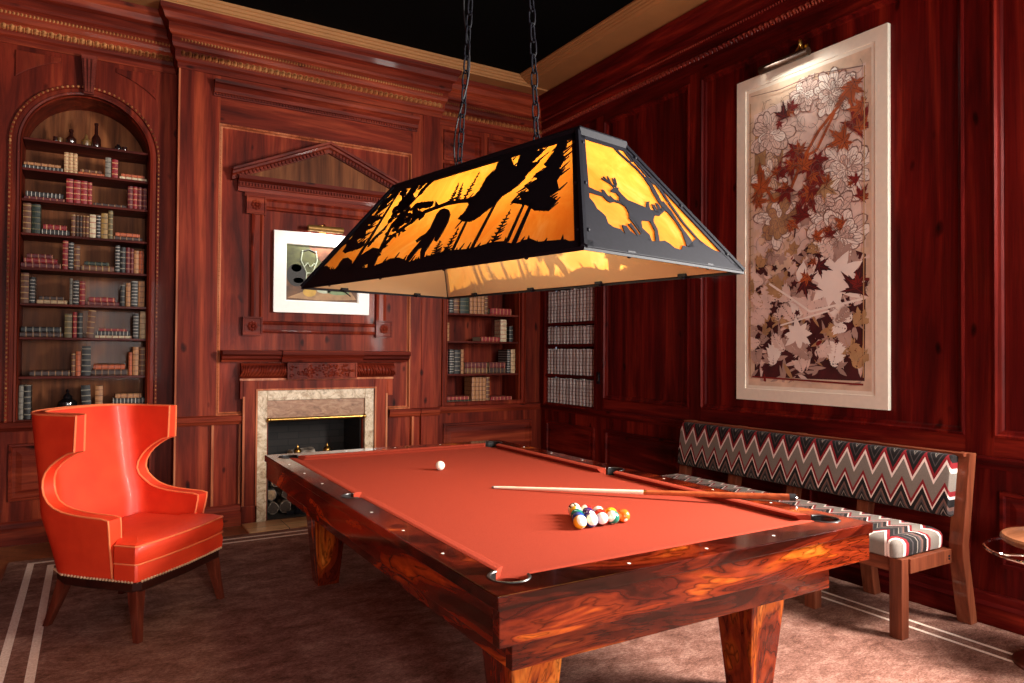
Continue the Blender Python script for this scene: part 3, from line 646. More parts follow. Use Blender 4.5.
# ================================================================= POOL TABLE
def lacquer(name, axis, sh=0):
    m = N(name, .14, .4, 0, .3); k = {'x': (.30, .6, 1.5), 'y': (.6, .30, 1.5), 'z': (1.3, 1.3, .45)}[axis]
    v = m.co(k, loc=(3.1, 1.7, .4)); w = m.noise(v, 3.4, 3, 2.6, .5); d = m.noise(m.co(k, loc=(7.3, 2.2, 1.9)), 1.5, 2, 1.0)
    b = m.noise(m.co({'x': (.3, 1, 1), 'y': (1, .3, 1), 'z': (1, 1, .3)}[axis]), 16, 6, 2.2, .7)
    f = m.math('ADD', m.math('MULTIPLY', w, .55), m.math('MULTIPLY', d, .45))
    c = m.ramp(f, [(.36+sh, lin(34, 9, 5)), (.46+sh, lin(80, 21, 10)), (.54+sh, lin(128, 44, 17)), (.60+sh, lin(196, 96, 28)), (.67+sh, lin(228, 140, 54))])
    lines = m.math('FRACT', m.math('MULTIPLY', w, 9))
    c = m.mix(.75, c, m.ramp(lines, [(0, (.12, .08, .06)), (.14, (.7, .62, .58)), (.5, (1.15, 1.15, 1.15)), (.88, (.8, .74, .7)), (1, (.12, .08, .06))]), 'MULTIPLY')
    c = m.mix(.45, c, m.ramp(b, [(.4, (.45, .36, .32)), (.56, (1.08, 1.05, 1))]), 'MULTIPLY'); m.col(c); return m.m
for a in 'xyz': M['lac_'+a] = lacquer('lacquered_rosewood_'+a, a, -.02)
M['lac_dark'] = lacquer('lacquered_dark_rosewood', 'x', .07)
m = N('red_baize', .95, .08)
m.col(m.mix(.4, lin(146, 52, 35), m.ramp(m.noise(m.co(), 220, 3), [(.3, lin(112, 32, 22)), (.7, lin(168, 74, 52))]))); m.bump(m.noise(m.co(), 500, 1), .12, .002); M['baize'] = m.m
TX, TY, HX, HY = 1.907, 3.33, .899, 1.575
pt = thing('pool_table', 'lacquered rosewood pool table with red baize in the middle of the room', 'pool table', (TX, TY, 0))
IX, IY, RC = HX-.114, HY-.138, .068
CX, CY = IX-.010, IY-.010; SX, SR = IX+.020, .060
def inner(outward):
    P = []
    def arc(cx, cy, r, a0, a1, n=12): P.extend((cx+r*math.cos(math.radians(a0+(a1-a0)*i/n)), cy+r*math.sin(math.radians(a0+(a1-a0)*i/n))) for i in range(n+1))
    d = math.degrees(math.acos(.010/RC)); e = math.degrees(math.acos(-.020/SR))
    for k, (cx, cy, rot) in enumerate(((CX, -CY, -90), (SX, 0, None), (CX, CY, 0), (-CX, CY, 90), (-SX, 0, None), (-CX, -CY, 180))):
        if rot is None:
            b = 0 if cx > 0 else 180
            arc(cx, cy, SR, b-e, (b+e) if outward else (b-360+e))
        else:
            # corner opening centred on rot+45
            a0, a1 = rot+45-(45+d), rot+45+(45+d)
            arc(cx, cy, RC, a0, a1 if outward else a1-360)
    return P
def plate(outer, holes, z0, z1, name, mat, parent, bevel=0):
    b = bmesh.new(); es = []
    for Lp in [outer]+holes:
        vs = [b.verts.new((x, y, z1)) for x, y in Lp]; es += [b.edges.new((vs[i], vs[(i+1) % len(vs)])) for i in range(len(vs))]
    r = bmesh.ops.triangle_fill(b, use_beauty=True, use_dissolve=False, edges=es)
    fs = b.faces[:]; x = bmesh.ops.extrude_face_region(b, geom=fs); vs = [v for v in x['geom'] if isinstance(v, bmesh.types.BMVert)]
    for v in vs: v.co.z = z0
    g = G(); g.b.free(); g.b = b
    return g.obj(name, mat, parent, bevel=bevel)
outer = [(-HX, -HY), (HX, -HY), (HX, HY), (-HX, HY)]
plate(outer, [inner(True)], .757, .80, 'rail_frame', M['lac_dark'], pt, .004)
plate(inner(False), [], .745, .772, 'playing_bed', M['baize'], pt)['label'] = 'red baize playing bed'
# cushions
def cushion(p, q, nrm, m0, m1):
    d = (Vector(q)-Vector(p)).normalized(); n_ = Vector(nrm); g = G(); Ls = []
    for pt_, s_, mm in ((p, 1, m0), (q, -1, m1)):
        pr = [(0, .772), (0, .7995), (.012, .802), (.040, .800), (.050, .795), (.040, .785), (.030, .772)]
        Ls.append([(pt_[0]+n_[0]*h+d.x*s_*h*mm, pt_[1]+n_[1]*h+d.y*s_*h*mm, z) for h, z in pr])
    g.loft(Ls); return g.obj('cushion', M['baize'], pt)
e1, e2 = .060, .057
for s_ in (-1, 1):
    cushion((-CX+e1+.005, s_*IY), (CX-e1-.005, s_*IY), (0, -s_), .85, .85)
    cushion((s_*IX, -CY+e1+.005), (s_*IX, -e2), (-s_, 0), .85, .4); cushion((s_*IX, e2), (s_*IX, CY-e1-.005), (-s_, 0), .4, .85)
# pockets
for cx, cy, r, a0, a1 in ((-CX, -CY, RC, 100, 350), (CX, -CY, RC, 190, 440), (-CX, CY, RC, 10, 260), (CX, CY, RC, -80, 170), (-SX, 0, SR, 85, 275), (SX, 0, SR, -95, 95)):
    g = G(); n = 20
    ang = [math.radians(a0+(a1-a0)*i/n) for i in range(n+1)]
    g.tube([(cx+(r-.003)*math.cos(t), cy+(r-.003)*math.sin(t), .798) for t in ang], .0055, 8)
    g.lathe([(r-.004, .755), (r-.004, .70), (r-.02, .66), (.001, .655)], (cx, cy, 0), 20, cap=False)
    b = [(cx+(r-.002)*math.cos(t), cy+(r-.002)*math.sin(t)) for t in ang]
    for p, q in zip(b, b[1:]): g.quad((*p, .80), (*q, .80), (*q, .70), (*p, .70))
    g.obj('pocket', M['blackleather'], pt, True)['label'] = 'black leather pocket'
# aprons under the rail
A0, A1 = .645, .757; AI = .030
for s_ in (-1, 1):
    G().box(-HX+AI-.02, HX-AI+.02, s_*(HY-AI)-.02, s_*(HY-AI)+.02, A0, A1, 0, .003).obj('apron', M['lac_x'], pt)
    G().box(s_*(HX-AI)-.02, s_*(HX-AI)+.02, -HY+AI+.02, HY-AI-.02, A0, A1, 0, .003).obj('apron', M['lac_y'], pt)
IN = .14
for s_ in (-1, 1):
    G().box(-HX+IN-.02, HX-IN+.02, s_*(HY-IN)-.02, s_*(HY-IN)+.02, .515, A0, 0, .002).obj('lower_apron', M['lac_x'], pt)
    G().box(s_*(HX-IN)-.02, s_*(HX-IN)+.02, -HY+IN+.02, HY-IN-.02, .515, A0, 0, .002).obj('lower_apron', M['lac_y'], pt)
G().box(-HX+.05, HX-.05, -HY+.05, HY-.05, .64, .744).obj('slate_base', M['shelf'], pt)
for sx in (-1, 1):
    for sy in (-1, 1):
        cx, cy = sx*.586, sy*1.20
        g = G(); g.loft([[(cx-h, cy-h, z), (cx+h, cy-h, z), (cx+h, cy+h, z), (cx-h, cy+h, z)] for h, z in ((.066, .012), (.118, .60), (.118, .645))]); g.obj('leg', M['lac_z'], pt, bevel=.004)
dm = []
for s_ in (-1, 1):
    for y in (-1.10, -.74, -.38, .38, .74, 1.10): dm.append((s_*(HX-.050), y))
    for x in (-.36, 0, .36): dm.append((x, s_*(HY-.066)))
for x, y in dm: G().lathe([(.0065, .7995), (.0065, .8008), (.0045, .8012)], (x, y, 0), 10).obj('sight', M['pearl'], pt)['label'] = 'white pearl sight'

# balls
def ball_mat(name, c, stripe, dot=True):
    m = N(name, .08, .5, 0, .3); v = m.co(); s_ = m.sep(v)
    wht = lin(240, 234, 216); base = c
    if stripe:
        f = m.math('LESS_THAN', m.math('ABSOLUTE', s_[2]), .0145); base = m.mix(f, wht, c)
    if dot:
        r = m.math('SQRT', m.math('ADD', m.math('MULTIPLY', s_[1], s_[1]), m.math('MULTIPLY', s_[2], s_[2])))
        f = m.math('LESS_THAN', r, .0085); base = m.mix(f, base, wht)
    m.col(base); return m.m
BC = dict(yellow=(232, 168, 30), blue=(24, 58, 140), red=(190, 34, 24), purple=(62, 24, 92), orange=(226, 104, 28), green=(14, 112, 92), maroon=(122, 24, 22), black=(18, 16, 16), white=(240, 234, 216))
mcache = {}
def ball(x, y, c, stripe, label, rot, grp='racked balls'):
    k = (c, stripe)
    if k not in mcache: mcache[k] = ball_mat('ball_%s_%s' % (c, 'stripe' if stripe else 'solid'), lin(*BC[c]), stripe, c != 'white')
    g = G(); g.sph((0, 0, 0), .0286, 28); o = g.obj('billiard_ball', mcache[k], None, 'all', (x, y, .772+.0286)); o.rotation_euler = rot
    tag(o, label, 'ball', grp)
ball(1.85, 3.945, 'white', False, 'white cue ball alone at the far end of the red baize', (0, 0, 0), None)
bx, by, sp = 1.8595, 2.362, .0576
rows = {0: [('yellow', True, 'yellow striped ball at the left front corner of the rack'), ('blue', True, 'blue striped ball second from left in the front row'), ('maroon', True, 'mostly white ball in the middle of the front row'), ('green', True, 'green striped ball fourth along the front row'), ('orange', False, 'solid orange yellow ball at the right end of the front row')],
        1: [('blue', False, 'solid blue ball behind the yellow striped corner ball'), ('purple', True, 'purple striped ball behind the blue striped ball'), ('red', False, 'solid red ball behind the mostly white ball'), ('yellow', False, 'solid yellow ball behind the green striped ball')],
        2: [('green', False, 'solid green ball on the left edge of the rack'), ('purple', False, 'solid purple ball in the centre of the rack'), ('orange', True, 'orange striped ball on the right edge of the rack')],
        3: [('yellow', True, 'yellow and white ball one behind the apex'), ('red', True, 'red ball at the right of the second back row')],
        4: [('black', True, 'white ball with black band at the far apex of the rack')]}
rr = random.Random(5)
for r, L_ in rows.items():
    for i, (c, st, lab) in enumerate(L_):
        x = bx + (i-(len(L_)-1)/2)*sp; y = by + r*sp*.866
        rot = (rr.uniform(-.8, .8), rr.uniform(.3, 1.2), rr.uniform(-1, 1)-1.9)
        if lab.startswith('mostly'): rot = (1.2, -.2, -2.2+1.57)
        if 'apex of' in lab: rot = (.5, .9, .4)
        ball(x, y, c, st, lab, rot)
# cue
cu = thing('pool_cue', 'pool cue with pale shaft lying across the table over the right cushion', 'cue', (1.846, 3.288, .7795))
p0 = Vector((0, 0, 0)); p1 = Vector((2.872-1.846, 2.172-3.288, .823-.7795)); Ld = (p1-p0).length; dv = (p1-p0)/Ld
M['maple'] = plain('pale_maple', lin(240, 226, 200), .25, coat=.5, var=.05, sc=8); M['butt'] = wood('cue_butt_wood', lin(110, 46, 24), lin(156, 74, 40), lin(190, 104, 60), 'y', knots=False, coat=.6); M['rubber'] = plain('black_rubber', lin(20, 20, 24), .5)
M['tip'] = plain('cue_tip_leather', lin(96, 70, 60), .8)
def seg(name, a, b, ra, rb, mat, lab=None):
    g = G(); n = 6; g.tube([p0+dv*(a+(b-a)*i/n) for i in range(n+1)], 1, 14, rs=[ra+(rb-ra)*i/n for i in range(n+1)]); o = g.obj(name, mat, cu, True)
    if lab: o['label'] = lab
seg('tip', 0, .012, .0060, .0063, M['tip']); seg('ferrule', .012, .04, .0063, .0064, M['pearl'], 'white ferrule'); seg('shaft', .04, .80, .0068, .0115, M['maple']); seg('joint', .80, .812, .0118, .0118, M['brass'])
seg('butt', .812, Ld-.035, .0118, .0165, M['butt'], 'red brown butt'); seg('bumper', Ld-.035, Ld-.008, .0172, .0172, M['rubber'], 'black end cap'); seg('butt_ring', Ld-.008, Ld, .014, .013, M['chrome'])

# ================================================================= ARMCHAIR
m = N('orange_red_leather', .5, .4, 0, .03)
m.col(m.ramp(m.noise(m.co(), 5, 4), [(.3, lin(204, 46, 22)), (.7, lin(226, 64, 31))])); m.bump(m.noise(m.co(), 140, 3), .06, .002); M['leather'] = m.m
M['welt'] = plain('pale_orange_piping', lin(236, 122, 76), .35, coat=.2, var=.05)
M['mahog'] = wood('dark_mahogany_leg', lin(52, 20, 14), lin(88, 36, 24), lin(118, 54, 36), 'z', knots=False, coat=.5)
M['darkmahog'] = wood('dark_mahogany_rail', lin(28, 12, 9), lin(46, 18, 13), lin(60, 26, 18), 'x', knots=False, coat=.5)
ch = thing('armchair', 'orange red leather wing armchair with nailhead trim in front of the arched bookcase', 'armchair', (.23, 4.52, 0), math.radians(45.8))
def interp(tab, z):
    if z <= tab[0][0]: return tab[0][1]
    for (a, b), (c, d) in zip(tab, tab[1:]):
        if z <= c: return b + (d-b)*(z-a)/(c-a)
    return tab[-1][1]
FRONT = [(.315, -.16), (.50, -.165), (.60, -.175), (.628, -.175), (.636, -.14), (.640, -.04), (.646, .04), (.657, .11), (.675, .165), (.70, .205), (.735, .238), (.775, .252), (.815, .248), (.855, .228), (.89, .196), (.92, .155), (.945, .112), (.958, .085), (.964, .058), (.968, .048), (1.155, .042)]
WID = [(.315, .335), (.45, .352), (.62, .385), (.80, .375), (1.0, .375), (1.155, .372)]
DEP = [(.315, .285), (.62, .345), (.90, .392), (1.155, .43)]
def upath(z, off):
    w, d, r = interp(WID, z)-off, interp(DEP, z)-off, max(.06, .17-off)
    # left front -> back -> right front
    pts = [(-w, -.4), (-w, d-r)]
    for i in range(1, 9): t = PI - PI/2*i/8; pts.append((-w+r+r*math.cos(t), d-r+r*math.sin(t)))
    q = [(-x, y) for x, y in reversed(pts)]; pts += q
    return pts
def resample(pts, yf, n):
    # trim both ends where y == yf, resample to n+1 points
    def cut(p):
        for i in range(len(p)-1):
            if p[i+1][1] >= yf: t = (yf-p[i][1])/(p[i+1][1]-p[i][1]); return [(p[i][0]+(p[i+1][0]-p[i][0])*t, yf)] + p[i+1:]
        return p
    p = cut(pts); p = list(reversed(cut(list(reversed(p)))))
    ln = [0]
    for a, b in zip(p, p[1:]): ln.append(ln[-1]+math.hypot(b[0]-a[0], b[1]-a[1]))
    out = []
    for k in range(n+1):
        s_ = ln[-1]*k/n
        for i in range(len(p)-1):
            if s_ <= ln[i+1]+1e-9: t = (s_-ln[i])/max(1e-9, ln[i+1]-ln[i]); out.append((p[i][0]+(p[i+1][0]-p[i][0])*t, p[i][1]+(p[i+1][1]-p[i][1])*t)); break
    return out
zs = sorted(set([z for z, _ in FRONT] + [.36, .42, .55, .99, 1.03, 1.08, 1.12]))
NC = 44
TOPZ = lambda x, z: z + (.012*(1-(x/.37)**2) if z > 1.1 else 0)
out_, inn_ = [], []
TH = [(.315, .07), (.63, .082), (.7, .07), (1.155, .058)]
for z in zs:
    yf = interp(FRONT, z)
    out_.append([(x, y, TOPZ(x, z)) for x, y in resample(upath(z, 0), yf, NC)]); inn_.append([(x, y, TOPZ(x, z)) for x, y in resample(upath(z, interp(TH, z)), yf, NC)])
g = G(); Vo = [[g.v(p) for p in r] for r in out_]; Vi = [[g.v(p) for p in r] for r in inn_]
for i in range(len(zs)-1):
    for j in range(NC):
        g.f([Vo[i][j], Vo[i][j+1], Vo[i+1][j+1], Vo[i+1][j]]); g.f([Vi[i][j+1], Vi[i][j], Vi[i+1][j], Vi[i+1][j+1]])
    for j in (0, NC): g.f([Vo[i][j], Vi[i][j], Vi[i+1][j], Vo[i+1][j]])
for i in (0, len(zs)-1):
    for j in range(NC): g.f([Vo[i][j], Vo[i][j+1], Vi[i][j+1], Vi[i][j]])
g.obj('upholstered_shell', M['leather'], ch, True)
for R_, lab in ((out_, 'outer'), (inn_, 'inner')):
    lp = [r[0] for r in R_] + R_[-1][1:] + [r[-1] for r in reversed(R_[:-1])]
    g = G(); g.tube(lp, .0055, 6); g.obj('piping', M['welt'], ch, True)['label'] = 'pale orange piping along the %s edge' % lab
def seat_outline(fx, fy, bx_, by_, notch=None):
    p = [(-fx, -fy+.010), (-fx+.010, -fy), (-fx*.5, -fy-.018), (0, -fy-.022), (fx*.5, -fy-.018), (fx-.010, -fy), (fx, -fy+.010)]
    p += [(fx, -.185), (bx_, -.175), (bx_, by_), (-bx_, by_), (-fx if False else -bx_, -.175), (-fx, -.185)]
    return p
def sc(p, k, z): return [(x*(1-k/.34), (y+.05)*(1-k/.30)-.05, z) for x, y in p]
so = seat_outline(.350, .318, .262, .215)
g = G(); g.loft([sc(so, .004, .408), sc(so, 0, .418), sc(so, -.004, .455), sc(so, 0, .49), sc(so, .008, .505), sc(so, .04, .519), sc(so, .12, .53)]); g.obj('seat_cushion', M['leather'], ch, True)
g = G(); g.loft([sc(so, .004, .316), sc(so, 0, .32), sc(so, -.002, .37), sc(so, .004, .407)]); g.obj('seat_deck', M['leather'], ch, True)
for z, k in ((.408, -.002), (.499, -.001)):
    g = G(); P_ = sc(so, k, z); lp = [P_[-1]] + P_[:8]; g.tube(lp, .0048, 6); g.obj('cushion_piping', M['welt'], ch, True)
bo = [(-.335, -.30), (.335, -.30), (.335, .0), (.30, .25), (.2, .285), (-.2, .285), (-.30, .25), (-.335, .0)]
bo = [(-.340, -.285), (-.31, -.318), (0, -.336), (.31, -.318), (.340, -.285), (.338, .0), (.325, .15), (.26, .262), (.17, .288), (-.17, .288), (-.26, .262), (-.325, .15), (-.338, .0)]
g = G(); g.loft([[(x*.985, y*.985, .262) for x, y in bo], [(x, y, .268) for x, y in bo], [(x, y, .314) for x, y in bo]]); g.obj('base_rail', M['darkmahog'], ch, bevel=.003)
M['nail'] = plain('pale_brass_nail', lin(226, 190, 150), .3, .3)
g = G(); tot = []
for i in range(len(bo)):
    a, b = Vector(bo[i]), Vector(bo[(i+1) % len(bo)]); k = max(1, int((b-a).length/.019))
    for j in range(k): p = a.lerp(b, j/k)*1.012; g.sph((p.x*1.012, p.y*1.012, .319), .0074, 6)
g.obj('nailhead_trim', M['nail'], ch, True)['label'] = 'row of brass nailheads'
for sx, sy in ((-1, -1), (1, -1), (-1, 1), (1, 1)):
    if sy < 0: top, bot = (sx*.30, -.275), (sx*.332, -.318)
    else: top, bot = (sx*.225, .235), (sx*.262, .318)
    g = G(); g.loft([[(cx+a*h, cy+b*h, z) for a, b in ((-1, -1), (1, -1), (1, 1), (-1, 1))] for (cx, cy), h, z in ((bot, .017, .012), (((top[0]+bot[0])/2, (top[1]*.55+bot[1]*.45)), .023, .14), (top, .031, .266))]); g.obj('leg', M['mahog'], ch, bevel=.003)

# ================================================================= BENCH
def chevron(name, haxis, P, kamp, off):
    m = N(name, .85, .2); v = m.co(); s_ = m.sep(v)
    h = s_[2] if haxis == 'z' else s_[0]
    pp = m.math('PINGPONG', m.math('ADD', s_[1], 10), .06)
    f = m.math('FRACT', m.math('DIVIDE', m.math('ADD', m.math('ADD', h, m.math('MULTIPLY', pp, kamp)), off), P))
    w, gy, rd_, bk, dg, wr = (226, 206, 196), (122, 112, 104), (128, 28, 34), (30, 26, 26), (70, 62, 62), (176, 62, 44)
    c = m.ramp(f, [(0, lin(*dg)), (.05, lin(108, 78, 70, )), (.10, lin(*bk)), (.205, lin(*w)), (.245, lin(*rd_)), (.315, lin(*gy)), (.56, lin(*w)), (.625, lin(*rd_)), (.705, lin(*bk)), (.80, lin(*dg)), (.83, lin(*bk)), (.93, lin(*gy)), (.96, lin(*bk))], 'CONSTANT')
    nz = m.noise(m.co(), 260, 2); m.col(m.mix(.5, c, m.ramp(nz, [(.3, (.6, .6, .6)), (.7, (1.2, 1.2, 1.2))]), 'MULTIPLY')); m.bump(nz, .2, .003); return m.m
M['chev_back'] = chevron('chevron_weave_back', 'z', .40, 2.0, .132); M['chev_seat'] = chevron('chevron_weave_seat', 'x', .34, 1.7, .10)
M['walnut'] = wood('bench_walnut', lin(74, 34, 22), lin(112, 58, 38), lin(142, 82, 56), 'z', knots=False, coat=.3); M['walnut_y'] = wood('bench_walnut_long', lin(74, 34, 22), lin(112, 58, 38), lin(142, 82, 56), 'y', knots=False, coat=.3)
be = thing('bench', 'long upholstered bench with zigzag chevron fabric against the right wall', 'bench', (3.95, 3.13, 0))
def bx_(x): return x-3.95
def by_(y): return y-3.13
FY = ((2.155, 2.088), (2.67, 2.645), (3.17, 3.165), (3.68, 3.68), (4.17, 4.19))
for i, (yf_, yr_) in enumerate(FY):
    yy = by_(yf_)
    G().box(bx_(3.64), bx_(3.705), yy-.035, yy+.035, .012, .43, 0, .004).obj('front_leg', M['walnut'], be)
    yy = by_(yr_); g = G(); g.loft([[(bx_(x)-.032, yy-.038, z), (bx_(x)+.036, yy-.038, z), (bx_(x)+.036, yy+.038, z), (bx_(x)-.032, yy+.038, z)] for x, z in ((4.215, .012), (4.135, .38), (4.13, .46), (4.21, .955))]); g.obj('rear_leg', M['walnut'], be, bevel=.004)
    yy = by_((yf_+yr_)/2+.012)
    G().box(bx_(3.70), bx_(4.12), yy-.025, yy+.025, .352, .428, 0, .003).obj('side_rail', M['walnut'], be)
G().box(bx_(3.650), bx_(3.695), by_(2.16), by_(4.17), .352, .426, 0, .003).obj('front_rail', M['walnut_y'], be)
G().box(bx_(4.115), bx_(4.15), by_(2.13), by_(4.18), .352, .426, 0, .003).obj('rear_rail', M['walnut_y'], be)
y0, y1 = by_(2.138), by_(4.20)
g = G(); x0, x1 = bx_(3.622), bx_(4.09)
def rr_(k, z): return [(x0+k, y0+k, z), (x1-k*.4, y0+k, z), (x1-k*.4, y1-k, z), (x0+k, y1-k, z)]
def rloop(x0, x1, y0, y1, r, z, n=5):
    P = []
    for cx, cy, a in ((x1-r, y1-r, 0), (x0+r, y1-r, 90), (x0+r, y0+r, 180), (x1-r, y0+r, 270)):
        for i in range(n+1): t = math.radians(a+90*i/n); P.append((cx+r*math.cos(t), cy+r*math.sin(t), z))
    return P
g.loft([rloop(x0+k, x1-k, y0+k, y1-k, .035, z) for k, z in ((.012, .43), (.002, .437), (0, .46), (0, .50), (.008, .522), (.03, .538), (.09, .547))]); g.obj('seat_pad', M['chev_seat'], be, True)
g = G(); Ls = []
yy0, yy1 = by_(2.105), by_(4.19)
for y, k in ((yy0, .018), (yy0+.006, .004), (yy0+.02, 0), (yy1-.02, 0), (yy1-.006, .004), (yy1, .018)):
    pr = []
    for xx, z in ((4.070+.01, .606), (4.058, .616), (4.054, .64), (4.060, .70), (4.072, .80), (4.092, .91), (4.100, .935), (4.112, .944), (4.15, .944), (4.168, .94), (4.118, .606)):
        pr.append((bx_(xx) + (k*.5 if xx < 4.11 else -k*.3), y, z + (k*.5 if z < .7 else -k*.5)))
    Ls.append(pr)
g.loft(Ls); g.obj('backrest', M['chev_back'], be, True)
G().box(bx_(4.150), bx_(4.20), by_(2.07), by_(4.21), .935, .957, 0, .004).obj('top_rail', M['walnut_y'], be)
g = G()
for z in (.385, .40): g.lathe([(.006, -.028), (.006, -.024)], (bx_(4.05), by_(2.122), z), 8, 0, 'y')
g.obj('bolt', M['iron'], be)

# ================================================================= SIDE TABLE
st = thing('side_table', 'small round wood topped side table with chrome ring at the right edge', 'side table', (3.985, 1.545, 0))
M['tabletop'] = wood('oiled_walnut_top', lin(64, 34, 20), lin(98, 58, 36), lin(126, 80, 52), 'x', knots=False, coat=.3)
g = G(); g.lathe([(.20, .585), (.235, .592), (.248, .607), (.248, .618), (.24, .628), (.228, .628), (.22, .617), (.05, .617), (.001, .617)], (0, 0, 0), 40); g.obj('tray_top', M['tabletop'], st, True)
g = G(); g.tube([(.31*math.cos(2*PI*i/40), .31*math.sin(2*PI*i/40), .552) for i in range(40)], .009, 8, True)
for i in range(3): t = 2*PI*i/3+.5; g.tube([(.31*math.cos(t), .31*math.sin(t), .552), (.03*math.cos(t), .03*math.sin(t), .545)], .007, 6)
g.obj('ring_handle', M['chrome'], st, True)['label'] = 'chrome ring'
g = G(); g.lathe([(.022, .02), (.022, .56), (.06, .575), (.08, .59)], (0, 0, 0), 20); g.obj('pedestal', M['chrome'], st, True)
g = G(); g.lathe([(.20, .012), (.20, .022), (.19, .03), (.04, .04), (.022, .06)], (0, 0, 0), 36); g.obj('base', M['mahog'], st, True)
# ================================================================= HANGING LAMP
LF = {"ground":[[[-1.074,0.101],[-1.043,0.14],[-0.95,0.14],[-0.856,0.098],[-0.775,0.11],[-0.655,0.086],[-0.554,0.084],[-0.403,0.067],[-0.308,0.086],[-0.244,0.108],[-0.163,0.104],[-0.033,0.063],[0.035,0.074],[0.128,0.082],[0.238,0.096],[0.407,0.083],[0.483,0.091],[0.549,0.1],[0.622,0.094],[0.708,0.065],[0.75,0.08],[0.791,0.082],[0.846,0.058],[0.996,0.048]]],"figure":[[[-0.009,0.394],[0.043,0.374],[0.081,0.34],[0.102,0.29],[0.107,0.243],[0.107,0.196],[0.101,0.167],[0.073,0.178],[0.061,0.215],[0.058,0.18],[0.057,0.142],[0.053,0.111],[0.071,0.079],[0.105,0.047],[0.051,0.054],[0.036,0.083],[0.009,0.117],[0.0,0.149],[-0.024,0.137],[-0.035,0.107],[-0.041,0.077],[-0.054,0.06],[-0.078,0.066],[-0.085,0.105],[-0.073,0.143],[-0.056,0.18],[-0.049,0.211],[-0.078,0.187],[-0.099,0.201],[-0.081,0.222],[-0.042,0.24],[-0.031,0.27],[-0.042,0.319],[-0.05,0.368],[-0.038,0.39]]],"crown":[[[0.172,0.296],[0.197,0.328],[0.197,0.375],[0.16,0.411],[0.218,0.437],[0.214,0.541],[0.255,0.569],[0.239,0.633],[0.289,0.661],[0.293,0.703],[0.384,0.581],[0.415,0.563],[0.385,0.665],[0.414,0.702],[0.489,0.705],[0.487,0.633],[0.549,0.633],[0.516,0.556],[0.569,0.558],[0.514,0.463],[0.497,0.419],[0.447,0.387],[0.4,0.372],[0.388,0.321],[0.332,0.272],[0.285,0.256],[0.225,0.27]]],"crown2":[[[0.525,0.322],[0.589,0.329],[0.538,0.372],[0.62,0.369],[0.558,0.409],[0.64,0.429],[0.582,0.462],[0.657,0.494],[0.617,0.519],[0.638,0.579],[0.632,0.639],[0.668,0.708],[0.705,0.612],[0.703,0.555],[0.739,0.536],[0.737,0.468],[0.771,0.439],[0.762,0.396],[0.809,0.332],[0.773,0.305],[0.828,0.274],[0.805,0.223],[0.717,0.242],[0.657,0.279],[0.607,0.298]]],"trunk":[[[0.422,0.065],[0.407,0.389]],[[0.28,0.09],[0.256,0.282]],[[0.699,0.066],[0.674,0.292]],[[0.647,0.087],[0.623,0.301]],[[-0.618,0.098],[-0.629,0.665]],[[-0.414,0.181],[-0.455,0.342],[-0.433,0.442],[-0.448,0.569]],[[-0.381,0.071],[-0.414,0.181],[-0.348,0.293]]],"conifer":[[[0.647,0.265],[0.64,0.706]]],"small":[[[0.228,0.067],[0.223,0.234]],[[0.154,0.072],[0.125,0.171]],[[0.549,0.1],[0.551,0.28]],[[0.014,0.43],[-0.017,0.565]],[[0.063,0.422],[0.024,0.557]],[[0.123,0.42],[0.122,0.604]]],"ridge":[[[-0.28,0.363],[-0.239,0.398],[-0.189,0.418],[-0.112,0.426],[-0.142,0.472],[-0.083,0.43],[-0.018,0.438],[0.087,0.431],[0.18,0.422],[0.209,0.39],[0.102,0.406],[-0.021,0.412],[-0.097,0.403],[-0.173,0.392],[-0.219,0.367],[-0.25,0.334]]],"left":[[[-0.865,0.234],[-0.862,0.27],[-0.902,0.312],[-0.856,0.33],[-0.889,0.395],[-0.841,0.401],[-0.883,0.456],[-0.828,0.497],[-0.752,0.485],[-0.749,0.596],[-0.713,0.614],[-0.669,0.669],[-0.618,0.67],[-0.612,0.634],[-0.693,0.586],[-0.75,0.574],[-0.644,0.541],[-0.711,0.497],[-0.747,0.478],[-0.631,0.454],[-0.707,0.424],[-0.767,0.414],[-0.683,0.39],[-0.732,0.367],[-0.687,0.307],[-0.775,0.313],[-0.75,0.279],[-0.65,0.278],[-0.665,0.232],[-0.742,0.224],[-0.823,0.219]]],"leafy":[[[-0.609,0.669],[-0.549,0.622],[-0.502,0.621],[-0.498,0.656],[-0.457,0.663],[-0.39,0.672],[-0.308,0.664],[-0.158,0.452],[-0.191,0.451],[-0.195,0.378],[-0.228,0.376],[-0.232,0.33],[-0.291,0.352],[-0.35,0.347],[-0.363,0.302],[-0.404,0.321],[-0.449,0.307],[-0.451,0.362],[-0.514,0.399],[-0.522,0.442],[-0.538,0.486],[-0.513,0.503],[-0.519,0.539],[-0.489,0.562],[-0.575,0.62]]],"branch":[[[-0.147,0.417],[-0.203,0.389],[-0.262,0.348],[-0.354,0.3]]],"bush":[[[-0.402,0.063],[-0.414,0.181],[-0.378,0.284],[-0.303,0.3]],[[-0.579,0.229],[-0.571,0.297],[-0.527,0.339]]],"bear":[[[-0.762,0.077],[-0.801,0.119],[-0.807,0.148],[-0.798,0.174],[-0.739,0.174],[-0.669,0.145],[-0.63,0.106],[-0.614,0.06],[-0.641,0.063],[-0.676,0.091],[-0.713,0.089],[-0.707,0.068]],[[-0.598,0.052],[-0.619,0.092],[-0.626,0.126],[-0.607,0.165],[-0.562,0.193],[-0.511,0.214],[-0.441,0.198],[-0.413,0.141],[-0.395,0.053],[-0.419,0.049],[-0.456,0.1],[-0.493,0.087],[-0.491,0.047],[-0.52,0.047],[-0.551,0.077],[-0.56,0.052]]]}
